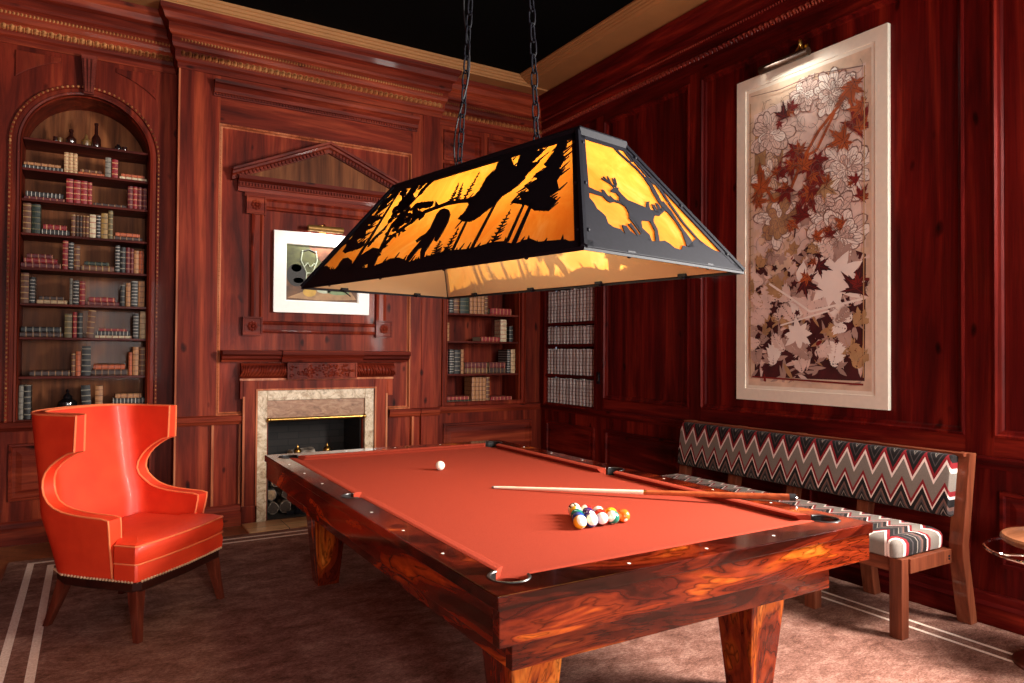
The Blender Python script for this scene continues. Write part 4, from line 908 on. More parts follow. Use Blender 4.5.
LE = {"deer":[[[-0.169,0.342],[-0.139,0.362],[-0.117,0.372],[-0.097,0.371],[-0.108,0.358],[-0.101,0.334],[-0.081,0.308],[-0.03,0.298],[0.027,0.286],[0.041,0.309],[0.057,0.325],[0.083,0.332],[0.063,0.312],[0.053,0.285],[0.055,0.264],[0.057,0.247],[0.031,0.223],[0.017,0.203],[0.016,0.166],[-0.024,0.092],[-0.054,0.088],[-0.013,0.152],[-0.009,0.189],[-0.008,0.206],[-0.062,0.2],[-0.075,0.189],[-0.094,0.153],[-0.07,0.123],[-0.081,0.079],[-0.102,0.092],[-0.108,0.125],[-0.129,0.138],[-0.124,0.195],[-0.14,0.208],[-0.128,0.231],[-0.126,0.264],[-0.141,0.275],[-0.144,0.298],[-0.131,0.315],[-0.137,0.336],[-0.166,0.334]]],"leg":[[[-0.136,0.204],[-0.125,0.161],[-0.12,0.126]],[[-0.167,0.165],[-0.156,0.135],[-0.152,0.097]]],"antler":[[[-0.126,0.37],[-0.138,0.386],[-0.183,0.407]],[[-0.138,0.386],[-0.13,0.43]],[[-0.143,0.391],[-0.164,0.421]],[[-0.118,0.376],[-0.097,0.397],[-0.083,0.432]],[[-0.107,0.387],[-0.101,0.426]]],"limb":[[[-0.314,0.334],[-0.27,0.322],[-0.234,0.315],[-0.226,0.337],[-0.212,0.335],[-0.21,0.31],[-0.194,0.297],[-0.193,0.311],[-0.177,0.291],[-0.133,0.288],[-0.123,0.261],[-0.147,0.275],[-0.184,0.278],[-0.218,0.266],[-0.233,0.275],[-0.245,0.296],[-0.276,0.296],[-0.314,0.3],[-0.335,0.298]]],"branch":[[[0.051,0.264],[0.093,0.265],[0.132,0.288],[0.169,0.307]],[[0.089,0.268],[0.096,0.317]],[[0.126,0.289],[0.132,0.331]]],"ground":[[[-0.355,0.285],[-0.343,0.275],[-0.33,0.243],[-0.331,0.213],[-0.312,0.197],[-0.302,0.179],[-0.311,0.143],[-0.29,0.127],[-0.251,0.123],[-0.239,0.098],[-0.225,0.149],[-0.198,0.149],[-0.192,0.123],[-0.158,0.096],[-0.113,0.132],[-0.098,0.1],[-0.081,0.087],[-0.032,0.093],[0.018,0.104],[0.042,0.092],[0.063,0.072],[0.105,0.066],[0.14,0.097],[0.167,0.092],[0.189,0.103],[0.296,0.161],[0.342,0.122],[0.38,0.102],[0.438,0.094],[0.499,0.013]]],"tree":[[[0.15,0.498],[0.161,0.44],[0.153,0.393],[0.154,0.343],[0.159,0.299],[0.181,0.288],[0.196,0.241],[0.2,0.177],[0.166,0.089],[0.219,0.096],[0.237,0.132],[0.23,0.174],[0.216,0.239],[0.197,0.307],[0.184,0.356],[0.191,0.41],[0.193,0.436],[0.186,0.494]]],"strip":[[[0.217,0.502],[0.237,0.427],[0.244,0.335],[0.258,0.241],[0.29,0.167],[0.308,0.126]],[[0.19,0.353],[0.206,0.297],[0.216,0.208]],[[0.101,0.694],[0.126,0.652],[0.138,0.583]],[[0.156,0.666],[0.164,0.585],[0.189,0.516],[0.209,0.46]],[[0.043,0.686],[0.073,0.619],[0.142,0.539],[0.173,0.465]]]}
LH, BL, BW, TL, TW = .58, 1.11, .53, .725, .15
m = N('amber_art_glass', .35, .5)
a = m.noise(m.co(), 3.5, 6, 1.8, .65)
c = m.ramp(a, [(.3, lin(236, 146, 36)), (.55, lin(242, 170, 66)), (.75, lin(246, 196, 112))])
tr = m.n('ShaderNodeBsdfTranslucent'); m.l(c, tr.inputs[0]); ms = m.n('ShaderNodeMixShader'); ms.inputs[0].default_value = .22
m.col(m.mix(.2, c, lin(236, 190, 120))); m.l(tr.outputs[0], ms.inputs[1]); m.l(m.b.outputs[0], ms.inputs[2])
om_ = [n for n in m.t.nodes if n.type == 'OUTPUT_MATERIAL'][0]; m.l(ms.outputs[0], om_.inputs[0]); M['amber'] = m.m
m = N('clear_inner_glass', .3, .5); m.col(lin(236, 214, 176))
tp = m.n('ShaderNodeBsdfTransparent'); tp.inputs[0].default_value = (1, .97, .9, 1); ms = m.n('ShaderNodeMixShader'); ms.inputs[0].default_value = .35
m.l(tp.outputs[0], ms.inputs[1]); m.l(m.b.outputs[0], ms.inputs[2]); om_ = [n for n in m.t.nodes if n.type == 'OUTPUT_MATERIAL'][0]; m.l(ms.outputs[0], om_.inputs[0]); M['innerglass'] = m.m
lp = thing('hanging_lamp', 'amber glass billiard lamp with black woodland cutouts hung on two chains over the pool table', 'lamp', (1.7922, 3.1851, 1.872), math.radians(11.02))
# panel frames: origin, axis a (left to right seen from outside), axis b (up the slope), outward normal
PAN_ = []
for kind, s_ in (('F', -1), ('F', 1), ('E', -1), ('E', 1)):
    if kind == 'F': o_, a_, top = Vector((s_*BW, 0, 0)), Vector((0, s_, 0)), Vector((s_*TW, 0, LH)); hb, ht = BL, TL
    else: o_, a_, top = Vector((0, s_*BL, 0)), Vector((-s_, 0, 0)), Vector((0, s_*TL, LH)); hb, ht = BW, TW
    b_ = top-o_; sl = b_.length; b_.normalize(); n_ = a_.cross(b_)
    if kind == 'F' and n_.x*s_ < 0 or kind == 'E' and n_.y*s_ < 0: n_ = -n_
    PAN_.append((kind, o_, a_, b_, n_, hb, ht, sl))
def strip(pts, w0, w1):
    L_, R_ = [], []; n = len(pts)
    for i, p in enumerate(pts):
        q = Vector(pts[min(i+1, n-1)])-Vector(pts[max(0, i-1)]); q = q.normalized() if q.length else Vector((1, 0)); w = w0+(w1-w0)*i/max(1, n-1); L_.append((p[0]-q.y*w, p[1]+q.x*w)); R_.append((p[0]+q.y*w, p[1]-q.x*w))
    return L_ + R_[::-1]
def conifer(base, tip, w, n, seed, droop=.35, bare=.0):
    q = random.Random(seed); b, t = Vector(base), Vector(tip); d = (t-b); ln = d.length; d.normalize(); e = Vector((d.y, -d.x)); out = [[tuple(b-e*w*.10), tuple(b+e*w*.10), tuple(t)]]
    for s_ in (1, -1):
        for i in range(n):
            f = bare + (1-bare)*(i+q.uniform(0, .5))/n; ww = w*(1-f)**.75*q.uniform(.6, 1.2); th = ln/n*q.uniform(.45, .8)*(1-.4*f)
            p = b+d*ln*f; m_ = p+e*s_*ww*.55+d*ww*droop*.3; k = p+e*s_*ww+d*ww*droop*q.uniform(.5, 1.1)
            out.append([tuple(p-d*th*.2), tuple(m_-d*th*.25), tuple(k), tuple(m_+d*th*.45), tuple(p+d*th*.9)])
    return out
def spikes(poly, n, l0, ang, seed):
    q = random.Random(seed); out = []; ls = [math.hypot(c[0]-a[0], c[1]-a[1]) for a, c in zip(poly, poly[1:]+poly[:1])]; T_ = sum(ls)
    for i in range(n):
        u = T_*(i+q.random())/n; j = 0
        while u > ls[j]: u -= ls[j]; j += 1
        a, c = poly[j], poly[(j+1) % len(poly)]; f = u/ls[j]; x, y = a[0]+(c[0]-a[0])*f, a[1]+(c[1]-a[1])*f
        an = ang + q.uniform(-.35, .35) + (PI if q.random() < .25 else 0); l_ = l0*q.uniform(.4, 1.3); w_ = .006
        out.append([(x-w_*math.sin(an), y+w_*math.cos(an)), (x+w_*math.sin(an), y-w_*math.cos(an)), (x+l_*math.cos(an), y+l_*math.sin(an))])
    return out
def leaves(c, r, n, seed):
    q = random.Random(seed); out = []
    for i in range(n):
        a, d = q.random()*6.28, r*math.sqrt(q.random()); x, y = c[0]+d*math.cos(a), c[1]+d*math.sin(a)*.8; k = q.uniform(.012, .026); t = q.random()*6.28
        out.append([(x+k*math.cos(t+j*PI/3)*q.uniform(.7, 1.3), y+k*math.sin(t+j*PI/3)*q.uniform(.7, 1.3)) for j in range(6)])
    return out
def jag(poly, amp, seed, step=.022):
    q = random.Random(seed); out = []
    for a, b in zip(poly, poly[1:]+poly[:1]):
        k = max(1, int(math.hypot(b[0]-a[0], b[1]-a[1])/step))
        for i in range(k):
            x, y = a[0]+(b[0]-a[0])*i/k, a[1]+(b[1]-a[1])*i/k; dx, dy = b[0]-a[0], b[1]-a[1]; l_ = math.hypot(dx, dy) or 1
            h = q.uniform(-.4, 1)*amp if i else 0; out.append((x+dy/l_*h, y-dx/l_*h))
    return out
def area2(p): return sum(a[0]*b[1]-b[0]*a[1] for a, b in zip(p, p[1:]+p[:1]))/2
for pi_, (kind, o_, a_, b_, n_, hb, ht, sl) in enumerate(PAN_):
    def T(a, b, h): return o_ + a_*a + b_*b + n_*h
    def lim(p, mb=.012):
        out = []
        for a, b in p:
            b = min(sl-.01, max(.004, b)); w = hb+(ht-hb)*b/sl-mb; out.append((max(-w, min(w, a)), b))
        return out
    # glass pane: outer amber skin, inner clear skin
    g = G(); q0 = [(-hb+.012, .006), (hb-.012, .006), (ht-.012, sl-.004), (-ht+.012, sl-.004)]
    g.loft([[T(a, b, -.007) for a, b in q0], [T(a, b, -.003) for a, b in q0]], 0, True, False)
    g.quad(*[tuple(T(a, b, -.003)) for a, b in q0], mi=0); g.quad(*[tuple(T(a, b, -.007)) for a, b in reversed(q0)], mi=1)
    g.obj('glass_panel', [M['amber'], M['innerglass']], lp)['label'] = ['amber glass panel on the long fireplace side', 'amber glass panel on the long bench side', 'amber glass panel at the near end', 'amber glass panel at the far end'][pi_]
    # frame bars
    g = G(); e = .042 if kind == 'F' else .046
    g.flat([(-hb, -.004), (hb, -.004), (hb-.035, .034), (-hb+.035, .034)], 0, T, .005); g.flat([(-ht-.02, sl-.05), (ht+.02, sl-.05), (ht, sl), (-ht, sl)], 0, T, .005)
    for s_ in (-1, 1): g.flat([(s_*hb, 0), (s_*(hb-e), 0), (s_*(ht-e*.8), sl), (s_*ht, sl)], 0, T, .005)
    g.obj('panel_frame', M['iron'], lp)
    D = LF if kind == 'F' else LE
    def cut(name, polys, lab=None):
        g = G()
        for p in polys:
            p = lim(p)
            if area2(p) < 0: p = p[::-1]
            g.flat(p, .0002, T, .0035)
        o = g.obj(name, M['iron'], lp)
        if lab: o['label'] = lab
    gr = D['ground'][0]; cut('ground_silhouette', [jag(gr[::-1], .004, 3) [::-1] + [(hb-.02, .0), (-hb+.02, .0)]] if False else [[(-hb+.02, .0)] + gr + [(hb-.02, .0)]] + (spikes(gr, 60, .03, 1.6, 9) if kind == 'F' else []))
    if kind == 'F':
        cut('walking_figure_silhouette', D['figure'], 'cutout of a walking shaggy figure')
        for p in D['bear']: cut('bear_silhouette', [p], 'cutout of a bear')
        cut('ridge_silhouette', D['ridge'])
        cr = D['crown'][0]; cut('tree_silhouette', [cr, strip(D['trunk'][0], .011, .008), strip(D['trunk'][1], .010, .007)] + spikes(cr, 80, .05, .9, 2))
        lf = D['left'][0]; cut('tree_silhouette', [lf, strip(D['trunk'][4], .017, .008)] + spikes(lf, 46, .055, .5, 5))
        (b, t), = D['conifer']; c2 = D['crown2'][0]; cut('tree_silhouette', [c2, strip(D['trunk'][2], .014, .009), strip(D['trunk'][3], .010, .006)] + spikes(c2, 60, .045, .75, 12))
        tb = D['trunk'][5]; le = D['leafy'][0]; cx0, cy0 = sum(p[0] for p in le)/len(le), sum(p[1] for p in le)/len(le); P_ = [strip(D['branch'][0], .010, .012), strip(tb, .015, .007), strip(D['trunk'][6], .010, .006)]
        q = random.Random(6)
        for k in range(170):
            j = q.randrange(len(le)); f = math.sqrt(q.random()); x, y = cx0+(le[j][0]-cx0)*f, cy0+(le[j][1]-cy0)*f; P_ += leaves((x, y), .01, 1, k)
        for k in range(0, len(le), 3): P_.append(strip([tb[2], ((tb[2][0]+le[k][0])/2+.01, (tb[2][1]+le[k][1])/2), le[k]], .007, .003))
        cut('tree_silhouette', P_)
        for i, (b, t) in enumerate(D['small']): cut('sapling_silhouette', conifer(b, t, .045 if i < 3 else .03, 9, 10+i, .5))
        for i, p in enumerate(D['bush']):
            q = random.Random(40+i); P_ = [strip(p, .010, .004)]
            for k in range(20):
                f = .18+.82*k/19; j = min(len(p)-2, int(f*(len(p)-1))); u = f*(len(p)-1)-j; x, y = p[j][0]+(p[j+1][0]-p[j][0])*u, p[j][1]+(p[j+1][1]-p[j][1])*u
                an = q.uniform(0, 6.28); l_ = .04*q.uniform(.7, 1.3); P_.append([(x, y), (x+l_*.5*math.cos(an-.4), y+l_*.5*math.sin(an-.4)), (x+l_*math.cos(an), y+l_*math.sin(an)), (x+l_*.5*math.cos(an+.4), y+l_*.5*math.sin(an+.4))])
            cut('bush_silhouette', P_)
    else:
        cut('deer_silhouette', D['deer'] + [strip(p, .0075, .004) for p in D['antler']] + [strip(p, .013, .009) for p in D['leg']], 'cutout of an antlered deer'); cut('limb_silhouette', D['limb'])
        cut('tree_silhouette', D['tree'] + [strip(p, .012, .008) for p in D['strip']] + [strip(p, .014, .009) for p in D['branch']])
# hip bars with bolts, cap, rim, clips
for sx in (-1, 1):
    for sy in (-1, 1):
        p0, p1 = Vector((sx*BW, sy*BL, 0)), Vector((sx*TW, sy*TL, LH)); d = (p1-p0).normalized(); o2 = Vector((sx*.55, sy*.55, .63)).normalized()
        g = G(); g.tube([p0+o2*.002, p1+o2*.002], .014, 6); g.obj('hip_bar', M['iron'], lp)
        for kind, o_, a_, b_, n_, hb, ht, sl in PAN_:
            if (kind == 'F' and o_.x*sx > 0) or (kind == 'E' and o_.y*sy > 0):
                sg = 1 if ((Vector((sx*BW, sy*BL, 0))-o_).dot(a_)) > 0 else -1
                for f in (.12, .5, .88):
                    w = hb+(ht-hb)*f-.02; c = o_+a_*sg*w+b_*sl*f+n_*.005; g = G(); g.sph(c, .009, 8); g.obj('bolt', M['iron'], lp, True)
g = G(); cx_, cy_ = TW+.010, TL+.020
g.loft([[(x*k, y*k2, z) for x, y in ((-1, -1), (1, -1), (1, 1), (-1, 1))] for k, k2, z in ((cx_-.01, cy_-.01, LH-.022), (cx_, cy_, LH-.022), (cx_, cy_, LH+.012), (cx_-.03, cy_-.03, LH+.03))]); g.obj('cap', M['iron'], lp, bevel=.003)
g = G(); g.ring((0, 0, -.012), VX, VY, VZ, (-BW, BW, -BL, BL), [(-.004, 0), (-.004, .016), (.002, .016), (.002, 0), (-.004, 0)]); g.obj('bottom_rim', M['iron'], lp)
for kind, o_, a_, b_, n_, hb, ht, sl in PAN_:
    for f in ((-.72, -.24, .24, .72) if kind == 'F' else (-.5, .5)):
        c = o_+a_*hb*f; g = G(); inn = -Vector((n_.x, n_.y, 0)).normalized()
        g.obox(c+Vector((0, 0, .004))+inn*.012, a_, inn, (0, 0, 1), .022, .014, .007); g.sph(c+inn*.012+Vector((0, 0, -.006)), .010, 8); g.obj('glass_clip', M['iron'], lp)
m = N('glowing_bulb', .3); m.b.inputs['Emission Color'].default_value = (1, .78, .45, 1); m.b.inputs['Emission Strength'].default_value = 8; m.col((1, .9, .7, 1)); M['bulb'] = m.m
LAMP_W = 7.5
for y in (-.5, 0, .5):
    g = G(); g.lathe([(.012, .12), (.03, .10), (.042, .06), (.035, .025), (.002, .015)], (0, y, .36), 16); g.obj('bulb', M['bulb'], lp, True)
    g = G(); g.lathe([(.02, .48), (.02, .55), (.03, .56)], (0, y, 0), 12); g.obj('socket', M['iron'], lp, True)
    l = bpy.data.lights.new('bulb_light', 'POINT'); l.energy = LAMP_W; l.color = (1, .82, .55); l.shadow_soft_size = .05
    o = bpy.data.objects.new('bulb_light', l); C.objects.link(o); o.parent = lp; o.location = (0, y, .33)
# chains: oval links up to two ceiling hooks, and a cord along the left one
def link_loop(c, d, up, hl, hw, r):
    d = Vector(d).normalized(); up = Vector(up); up = (up-d*up.dot(d)).normalized(); P_ = []
    for i in range(20):
        t = 2*PI*i/20; x = hw*math.cos(t); y = hl*math.sin(t); y = math.copysign(abs(math.sin(t))**.7, math.sin(t))*hl; P_.append(Vector(c)+d*y+up*x)
    return P_
chz = 4.40-1.872
for i, (yb, yt, xt) in enumerate(((.31, .117, 0.0), (-.315, -.20, .0))):
    p0 = Vector((0, yb, LH+.03)); p1 = Vector((xt, yt, chz-.03)); d = (p1-p0); L_ = d.length; d.normalize()
    hc = bpy.data.objects.new('chain', None); C.objects.link(hc); hc.parent = lp
    hc['label'] = 'black chain at the far side of the cap' if i == 0 else 'black chain at the near side of the cap'
    pitch = .076; n = int(L_/pitch); pitch = L_/n
    for k in range(n):
        g = G(); g.tube(link_loop(p0+d*pitch*(k+.5), d, (1, .25, 0) if k % 2 else (-.25, 1, 0), pitch*.5+.009, .0165, .0048), .0048, 6, True); g.obj('link', M['iron'], hc, True)
    g = G(); g.lathe([(.006, 0), (.022, .004), (.022, .012), (.006, .016)], (0, yb, LH+.012), 14); g.tube([Vector((0, yb+.02*math.cos(t), LH+.045+.022*math.sin(t))) for t in [2*PI*j/16 for j in range(16)]], .005, 6, True); g.obj('hanging_eye', M['iron'], lp, True)
    g = G(); g.lathe([(.05, chz), (.05, chz-.012), (.02, chz-.03), (.008, chz-.05)], (xt, yt, 0), 18); g.obj('ceiling_hook', M['iron'], lp, True)
P_ = []
for k in range(40):
    f = k/39; b0 = Vector((0, .31, LH+.02)).lerp(Vector((0, .117, chz-.01)), f); P_.append(b0+Vector((-.012, .03, 0))*math.sin(f*PI*5)+Vector((-.004, .008, 0)))
g = G(); g.tube(P_, .005, 6); g.obj('power_cord', M['rubber'], lp, True)
# ================================================================= BOOKCASES
bk = thing('bookcase', 'tall arched bookcase niche with eight shelves behind the orange armchair', 'bookcase', (AX, YB, 0))
g = G(); Lo = arch(AX, AR+.012, AZ, 28, AB-.004); Li = arch(AX, AR-.012, AZ, 28, AB-.004)
for (a, b), (c, d) in zip(Lo, Lo[1:]): pass
g.loft([[(x-AX, y, z) for x, z in arch(AX, r, AZ, 28, AB-.01)] for r, y in ((AR-.004, .02), (AR-.012, .03), (AR-.012, .40))], 0, False, False)
g.obj('niche_lining', M['back_z'], bk)
G().box(-AR, AR, .385, .40, AB, AZ+AR).obj('back_panel', M['niche'], bk)['label'] = 'paler planked back panel'
SZ = [.95, 1.285, 1.592, 1.857, 2.135, 2.405, 2.672, 2.912, 3.15]
NAMES = ['bottom', 'second', 'third', 'fourth', 'fifth', 'sixth', 'seventh', 'eighth', 'top']
for i, z in enumerate(SZ):
    hw = AR-.014 if z < AZ else math.sqrt((AR-.014)**2-(z-AZ)**2)
    if i == 0: G().box(-AR, AR, -.0, .385, z-.02, z).obj('shelf', M['shelf'], bk)
    else: G().box(-hw, hw, .035, .385, z-.020, z, 0, .003).obj('shelf', M['shelf'], bk)
g = G()
g.loft([[(x-AX, y, z) for x, z in arch(AX, r, AZ, 28, AB)] for r, y in ((AR-.002, .0), (AR-.002, -.014), (AR+.012, -.018), (AR+.018, -.008), (AR+.045, -.008), (AR+.05, -.022), (AR+.068, -.022), (AR+.07, 0))], 0, False, False)
g.obj('architrave', M['back_z'], bk)
g = G(); p = arch(AX, AR+.059, AZ, 44, None)
for (x, z) in p: g.sph((x-AX, -.022, z), .010, 6)
for k in range(64):
    for s_ in (-1, 1): g.sph((s_*(AR+.059), -.022, AB+.03+k*.034), .009, 5)
g.obj('bead_moulding', M['carved'], bk)['label'] = 'carved bead round the arch, caught light in its paler colour'  # paler wood carries the light that the beads catch
g = G()
kz0, kz1 = AZ+AR-.0, 3.84
g.loft([[(-w, y, z) for w, y in ((.04*k, 0), (.04*k, -.05-pz), (-.04*k, -.05-pz), (-.04*k, 0))] for z, k, pz in ((kz0, .85, 0), (kz1-.02, 1.3, .02), (kz1, 1.4, .03))])
for j in (-1, 0, 1): g.loft([[(j*.022*k+a, -.056-pz+b, z) for a, b in ((-.007, 0), (-.007, -.012), (.007, -.012), (.007, 0))] for z, k, pz in ((kz0+.01, .85, 0), (kz1-.03, 1.3, .02))])
g.obj('keystone', M['shelf'], bk)
for s_ in (-1, 1):
    R_s = .70; arc_ = [(s_*R_s*math.cos(t), AZ+R_s*math.sin(t)) for t in [math.acos(.485/R_s)+(math.acos(.19/R_s)-math.acos(.485/R_s))*i/10 for i in range(11)]]
    pts = arc_ + [(s_*.19, 3.80), (s_*.485, 3.80)]
    g = G(); g.prism(pts, -.014, .0); cxm = sum(q[0] for q in pts)/len(pts); czm = sum(q[1] for q in pts)/len(pts)
    g.obj('spandrel_panel', M['back_z'], bk, bevel=.004)

BCOL = {}
def bmat(name, c, band=(196, 160, 96), nb=4, sc_=1):
    if name in BCOL: return BCOL[name]
    m = N('book_'+name.replace(' ', '_'), .55); v = m.co(); s_ = m.sep(v)
    base = m.ramp(m.noise(v, 40, 3), [(.3, lin(*[x*.75 for x in c])), (.7, lin(*c))])
    f = m.math('LESS_THAN', m.math('FRACT', m.math('ADD', m.math('MULTIPLY', s_[2], 22*sc_), .3)), .16)
    m.col(m.mix(m.math('MULTIPLY', f, .8), base, lin(*band))); BCOL[name] = m.m; return m.m
for n, c, bd_ in (('tan', (188, 130, 82), (92, 40, 26)), ('pale tan', (206, 172, 128), (120, 70, 44)), ('brown', (112, 64, 40), (188, 148, 88)), ('dark brown', (62, 36, 28), (150, 108, 70)), ('red', (150, 28, 34), (208, 150, 100)), ('dark red', (104, 22, 28), (176, 120, 84)), ('orange', (196, 96, 52), (120, 44, 26)), ('dark green', (30, 46, 34), (110, 100, 64)), ('black', (28, 26, 26), (150, 140, 120)), ('black and white', (46, 44, 44), (226, 216, 200)), ('cream', (222, 202, 164), (160, 60, 48)), ('grey', (140, 132, 118), (60, 54, 50)), ('gold', (160, 124, 64), (62, 40, 28)), ('olive', (104, 88, 52), (170, 140, 90)), ('floral cream', (214, 176, 128), (150, 60, 48))): bmat(n, c, bd_, sc_=1.7 if n in ('black and white', 'floral cream') else 1)
M['pages'] = plain('book_pages', lin(214, 196, 164), .9, var=.1, sc=120)
def book(x, y, z, w, d, h, colr, label, group, ang=0, axis='y'):
    # standing volume, spine towards -y, base centre at x,y(front),z
    g = G(); t = min(.004, w*.12)
    n = 5; sp_ = [(-w/2+w*i/n, -.006*math.sin(PI*i/n)) for i in range(n+1)]
    g.prism(sp_ + [(w/2, .006), (-w/2, .006)], 0, h, 'z', 0)
    g.box(-w/2, -w/2+t, .004, d, 0, h, 0); g.box(w/2-t, w/2, .004, d, 0, h, 0)
    g.box(-w/2+t, w/2-t, .006, d-.004, .004, h-.004, 1)
    for k in range(4): zz = h*(.16+.22*k); g.box(-w/2-.0006, w/2+.0006, -.0085, .002, zz-.003, zz+.003, 0)
    o = g.obj('book', [BCOL[colr], M['pages']], None, False, (x, y, z)); o.rotation_euler = (0, ang, 0) if axis == 'y' else (0, 0, PI/2)
    return tag(o, label, 'book', group)
def flatbook(x, y, z, ln, d, th, colr, label, group):
    g = G(); t = min(.004, th*.14)
    g.box(-ln/2, ln/2, 0, d, 0, t, 0); g.box(-ln/2, ln/2, 0, d, th-t, th, 0); g.prism([(0, 0), (-.005, th*.25), (-.005, th*.75), (0, th), (.006, th), (.006, 0)], -ln/2, ln/2, 'x', 0)
    g.box(-ln/2+.004, ln/2-.004, .006, d-.004, t, th-t, 1)
    for k in range(5): xx = -ln/2+ln*(.1+.2*k); g.box(xx-.004, xx+.004, -.0075, .002, -.0004, th+.0004, 0)
    return tag(g.obj('book', [BCOL[colr+'~'], M['pages']], None, False, (x, y, z)), label, 'book', group)
for n in list(BCOL):
    m0 = BCOL[n]; m1 = m0.copy(); m1.name = m0.name+'_lying'; BCOL[n+'~'] = m1
    for nd in m1.node_tree.nodes:
        if nd.type == 'SEPXYZ':
            for lk in list(m1.node_tree.links):
                if lk.from_node == nd: to = lk.to_socket; m1.node_tree.links.new(nd.outputs[0], to)
ORD = ['first', 'second', 'third', 'fourth', 'fifth', 'sixth', 'seventh', 'eighth', 'ninth', 'tenth', 'eleventh', 'twelfth', 'thirteenth', 'fourteenth', 'fifteenth', 'sixteenth', 'seventeenth', 'eighteenth']
# rows: (x0, x1, height, colour, lean) standing;  (x0, x1, 'f', [(colour, thickness, shrink)]) lying stack;  x in the photograph's shelf measure (0..129 across the niche)
SH = {
 7: [(0, 39, 'f', [('black and white', .030, 0), ('tan', .022, 2)]), (40.5, 45, .165, 'floral cream', 0), (45.3, 49.5, .165, 'floral cream', 0), (49.8, 54, .163, 'floral cream', 0), (55, 82, 'f', [('orange', .022, 0), ('brown', .022, 3)]), (83, 89, .165, 'grey', 0), (90, 96.5, .155, 'red', 0), (98, 128, 'f', [('cream', .025, 0), ('orange', .022, 3)])],
 6: [(2, 42, 'f', [('dark red', .025, 0), ('black and white', .038, 2)]), (43, 50, .195, 'red', 0), (50.5, 57.5, .19, 'red', 0), (58, 64.5, .19, 'red', 0), (65, 69.5, .185, 'red', 0), (71, 106, 'f', [('dark brown', .024, 0)]), (107.5, 113, .19, 'dark red', 0), (113.4, 118, .19, 'red', 0), (118.4, 123, .188, 'dark red', 0), (123.4, 128.5, .186, 'dark red', 0)],
 5: [(1, 9, .235, 'brown', 0), (9.5, 18, .232, 'dark green', 0), (19, 47, 'f', [('black and white', .042, 0), ('red', .038, 3)]), (48.5, 53, .18, 'brown', 0), (53.5, 56.5, .178, 'dark brown', 0), (57, 60, .176, 'dark brown', 0), (60.4, 63, .176, 'brown', 0), (63.4, 67, .175, 'brown', 0), (67.6, 74, .19, 'cream', 0), (74.6, 79, .19, 'black and white', 0), (79.5, 86.5, .21, 'gold', 0), (87, 92, .236, 'olive', 0), (93, 124, 'f', [('dark brown', .032, 0), ('orange', .028, 3)])],
 4: [(0, 39, 'f', [('dark red', .042, 0), ('red', .034, 4), ('dark red', .034, 9)]), (40.5, 46, .232, 'red', 0), (46.4, 51.5, .222, 'black and white', 0), (52, 58, .198, 'brown', 0), (59, 94, 'f', [('brown', .046, 0), ('dark green', .03, 6)]), (95, 100, .225, 'black and white', 0), (100.4, 106, .212, 'black', 0), (106.6, 111, .212, 'dark red', 0), (111.4, 115, .205, 'dark red', 0), (115.4, 120.6, .19, 'tan', 0), (121, 126, .19, 'orange', 0)],
 3: [(0, 8, .235, 'brown', 0), (8.5, 14, .205, 'black and white', 0), (15.5, 46, 'f', [('pale tan', .03, 0), ('dark brown', .028, 4)]), (48, 51, .21, 'grey', 0), (51.6, 57.6, .196, 'black and white', 0), (58.4, 64, .19, 'red', 0), (65, 100, 'f', [('dark red', .03, 0), ('red', .036, 5)]), (101, 106, .178, 'black', 0), (107, 112, .195, 'tan', 0), (113, 120, .215, 'black and white', 0), (120.6, 127.5, .215, 'tan', 0)],
 2: [(0, 42, 'f', [('dark brown', .038, 0), ('black', .042, 2)]), (43.5, 51, .19, 'olive', 0), (51.8, 56, .205, 'red', 0), (56.5, 62, .20, 'black', 0), (65, 73, .225, 'brown', .09), (75, 114, 'f', [('cream', .02, 0), ('black and white', .036, 2), ('red', .02, 6)]), (115.5, 121.5, .205, 'black and white', 0), (122.5, 129, .225, 'pale tan', 0)],
 1: [(10, 50, 'f', [('dark brown', .042, 0)]), (51, 55, .182, 'brown', 0), (55.5, 60.5, .195, 'orange', 0), (61.5, 71, .24, 'black', 0), (72, 110, 'f', [('dark brown', .05, 0), ('orange', .038, 3)]), (111, 115, .19, 'orange', 0), (115.5, 122, .235, 'tan', 0), (122.6, 129, .235, 'brown', 0)],
 0: [(0, 4.5, .265, 'grey', 0), (5, 11.5, .265, 'black', 0), (63, 73, .255, 'black', -.06), (76, 84, .25, 'tan', .0), (95, 129, 'f', [('dark brown', .10, 0), ('black and white', .045, 0), ('tan', .036, 4)])]}
def fill(SH, X, z_of, yf, names, where, group_of, depth=.19):
    for si, items in SH.items():
        ns = sum(1 for it in items if it[2] != 'f'); ks = 0; kf = 0
        for it in items:
            x0, x1 = X(it[0]), X(it[1]); z = z_of(si)
            if it[2] == 'f':
                kf += 1; nst = len(it[3]); zz = z
                for j, (c, th, sh) in enumerate(it[3]):
                    a, b = x0 + abs(X(sh)-X(0))*.6, x1 - abs(X(sh)-X(0))*.9
                    pos = 'lying alone' if nst == 1 else ('under the' if j == 0 else ('topmost of' if j == nst-1 else 'mid'))
                    lab = '%s book %s %s lying pile on %s shelf of %s' % (c, pos, ORD[kf-1], names[si], where) if nst > 1 else '%s book lying flat, %s pile on %s shelf of %s' % (c, ORD[kf-1], names[si], where)
                    flatbook((a+b)/2, yf, zz, b-a, depth-.02*j, th, c, lab, group_of(si)); zz += th+.0008
            else:
                ks += 1; _, _, h, c, an = it[:5]; w = x1-x0
                lab = '%s%s book, %s upright from left on %s shelf of %s' % ('leaning ' if an else '', c, ORD[ks-1], names[si], where)
                dz = abs(math.sin(an))*w/2
                book((x0+x1)/2, yf, z+dz, w*.97, depth*(.82+.18*math.cos(x0*40)), h, c, lab, group_of(si), an)
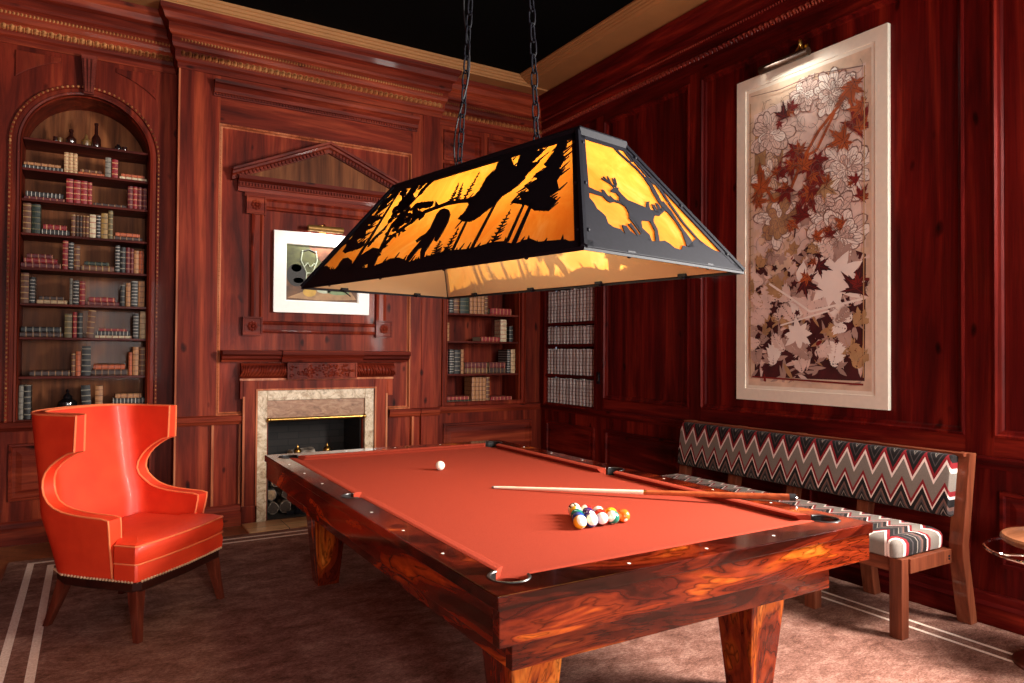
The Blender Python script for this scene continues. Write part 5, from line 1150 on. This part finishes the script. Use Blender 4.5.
fill(SH, lambda q: AX-AR+.016+q*(2*AR-.032)/129, lambda s_: SZ[s_]+.0006, YB+.075, NAMES, 'arched bookcase', lambda s_: 'books on the %s shelf of the arched bookcase' % NAMES[s_])
# jars and bottles on the top shelf
M['darkglass'] = plain('dark_glazed_pottery', lin(44, 18, 14), .15, coat=.6, var=.2); M['amberglass'] = plain('amber_stoneware', lin(112, 82, 44), .3, coat=.4); M['blackjar'] = plain('black_glaze', lin(20, 18, 20), .12, coat=.7)
def vess(q, z, prof, mat, name, lab, cat, grp=None, parts=()):
    x = AX-AR+.016+q*(2*AR-.032)/129; o = thing(name, lab, cat, (x, YB+.13, z), 0, grp)
    g = G(); g.lathe(prof, (0, 0, 0), 18); g.obj('body', mat, o, True)
    for n_, pr, mt in parts: g = G(); g.lathe(pr, (0, 0, 0), 14); g.obj(n_, mt, o, True)
Zt = 3.1506
cupp = lambda r, h: [(r*.7, 0), (r, h*.25), (r*.95, h*.8), (r, h)]
vess(31, Zt, cupp(.016, .055), M['darkglass'], 'jar', 'leftmost small dark jar on the top shelf of the arched bookcase', 'jar', 'jars on the top shelf'); vess(35.5, Zt, cupp(.018, .05), M['amberglass'], 'jar', 'small brown jar second from left on the top arched shelf', 'jar', 'jars on the top shelf')
vess(47, Zt, [(.026, 0), (.036, .02), (.036, .055), (.014, .08), (.013, .10)], M['darkglass'], 'decanter', 'round dark decanter with stopper on the top arched shelf', 'decanter', None, [('stopper', [(.008, .10), (.017, .112), (.016, .13), (.004, .138)], M['darkglass'])])
vess(62.5, Zt, [(.03, 0), (.034, .01), (.033, .055), (.014, .075), (.012, .09)], M['amberglass'], 'bottle', 'squat amber bottle on the top arched shelf', 'bottle', None, [('stopper', [(.009, .09), (.012, .096), (.004, .108)], M['amberglass'])])
vess(73, Zt, [(.03, 0), (.036, .015), (.034, .08), (.014, .12), (.012, .19), (.016, .195), (.015, .21)], M['darkglass'], 'bottle', 'tall dark long necked bottle on the top arched shelf', 'bottle')
vess(96.5, Zt, [(.022, 0), (.028, .012), (.026, .04), (.012, .052), (.012, .06)], M['blackjar'], 'jar', 'black jar right of the tall bottle on the top arched shelf', 'jar', 'jars on the top shelf'); vess(103.5, Zt, cupp(.02, .045), M['darkglass'], 'jar', 'rightmost small jar on the top shelf of the arched bookcase', 'jar', 'jars on the top shelf')
vess(47.5, SZ[0]+.0006, [(.04, 0), (.062, .04), (.072, .09), (.066, .125), (.03, .155), (.03, .16)], M['blackjar'], 'ginger_jar', 'black lidded jar with finial on the bottom shelf of the arched bookcase', 'jar', None, [('lid', [(.036, .158), (.03, .175), (.012, .19), (.008, .20), (.013, .212), (.004, .226)], M['blackjar'])])

# ---- square bookcase in the right bay
b2 = thing('bookcase', 'square bookcase recess between the fireplace and the jib door', 'bookcase', (3.605, YB, 0))
def R_(x): return x-3.605
g = G(); x0, x1 = R_(RX0), R_(RX1)
g.box(x0, x0+.014, .02, .385, RZ0, RZ1); g.box(x1-.014, x1, .02, .385, RZ0, RZ1); g.box(x0, x1, .02, .385, RZ1-.014, RZ1); g.obj('niche_lining', M['back_z'], b2)
G().box(x0, x1, .385, .40, RZ0, RZ1).obj('back_panel', M['back_z'], b2)
S2 = [.957, 1.268, 1.612, 1.905, 2.24, 2.58, 2.95]
N2 = ['bottom', 'second', 'third', 'fourth', 'fifth', 'sixth', 'top']
for z in S2[1:]: G().box(x0+.014, x1-.014, .035, .385, z-.02, z, 0, .003).obj('shelf', M['shelf'], b2)
g = G(); g.ring((0, 0, 0), VX, VZ, (0, -1, 0), (x0-.05, x1+.05, RZ0-.03, RZ1+.05), [(0, 0), (0, .02), (.012, .026), (.02, .012), (.045, .012), (.05, .02), (.056, .02), (.056, -.02)]); g.obj('architrave', M['back_z'], b2)
SB = {0: [(0, 26, 'f', [('dark green', .034, 0), ('red', .036, 2)]), (27, 31, .27, 'tan', 0), (31.2, 34.6, .27, 'tan', 0), (34.8, 38.2, .27, 'tan', 0), (38.4, 41.6, .268, 'tan', 0), (41.8, 45.5, .272, 'brown', 0), (46.5, 69, 'f', [('red', .056, 0)])],
 1: [(0, 3, .25, 'dark red', 0), (4.5, 9, .255, 'black and white', 0), (9.4, 15.4, .25, 'black', 0), (15.8, 18.6, .255, 'tan', 0), (19.5, 43, 'f', [('brown', .058, 0), ('dark red', .058, 1)]), (44.5, 63, 'f', [('dark brown', .058, 0), ('dark red', .058, 1)]), (64, 67.5, .258, 'black and white', 0), (67.8, 72.5, .262, 'pale tan', 0)],
 2: [(0, 4, .19, 'tan', 0), (36, 55.5, 'f', [('red', .05, 0)]), (56.5, 63, .24, 'cream', 0), (66, 70, .17, 'black', 0)],
 3: [(0, 3, .24, 'red', 0), (4, 8, .25, 'black and white', 0), (8.4, 13.8, .24, 'brown', 0), (14.6, 23.6, .245, 'dark green', 0), (24.2, 28, .248, 'tan', 0), (28.3, 32, .248, 'tan', 0), (32.3, 36, .248, 'tan', 0), (36.3, 39.5, .248, 'tan', 0), (39.8, 43, .25, 'brown', 0), (45.5, 68, 'f', [('red', .068, 0)])]}
fill(SB, lambda q: RX0+.022+q*(RX1-RX0-.05)/73, lambda s_: S2[s_]+.0006, YB+.07, N2, 'square bookcase', lambda s_: 'books on the %s shelf of the square bookcase' % N2[s_], .2)
g0 = flatbook(0, 0, 0, .01, .01, .01, 'red', 'x', None); bpy.data.objects.remove(g0)
# ---- ribbed volumes on the jib door (spines face the room)
for n, c, bd_ in (('ribbed grey', (206, 190, 182), (96, 30, 30)), ('ribbed silver', (236, 228, 222), (104, 36, 34))): bmat(n, c, bd_, sc_=1.25)
ROWS = [(.955, .27, 'bottom'), (1.267, .275, 'second'), (1.591, .19, 'third'), (1.821, .35, 'fourth')]
nB = 15
for ri, (z, h, nm) in enumerate(ROWS):
    for k in range(nB):
        wv_ = (DY1-DY0-.02)/nB; y = DY1-.01-wv_*(k+.5)
        o = book(XR+.004, y, z, wv_*.60, .13, h*(.965 if k % 4 else .985), 'ribbed silver' if (k+ri) % 3 else 'ribbed grey', 'grey ribbed book on the %s row of the jib door, %s from the corner' % (nm, ORD[k]), 'ribbed books on the %s row of the jib door' % nm, 0, 'z')
        o.rotation_euler = (0, 0, -PI/2)
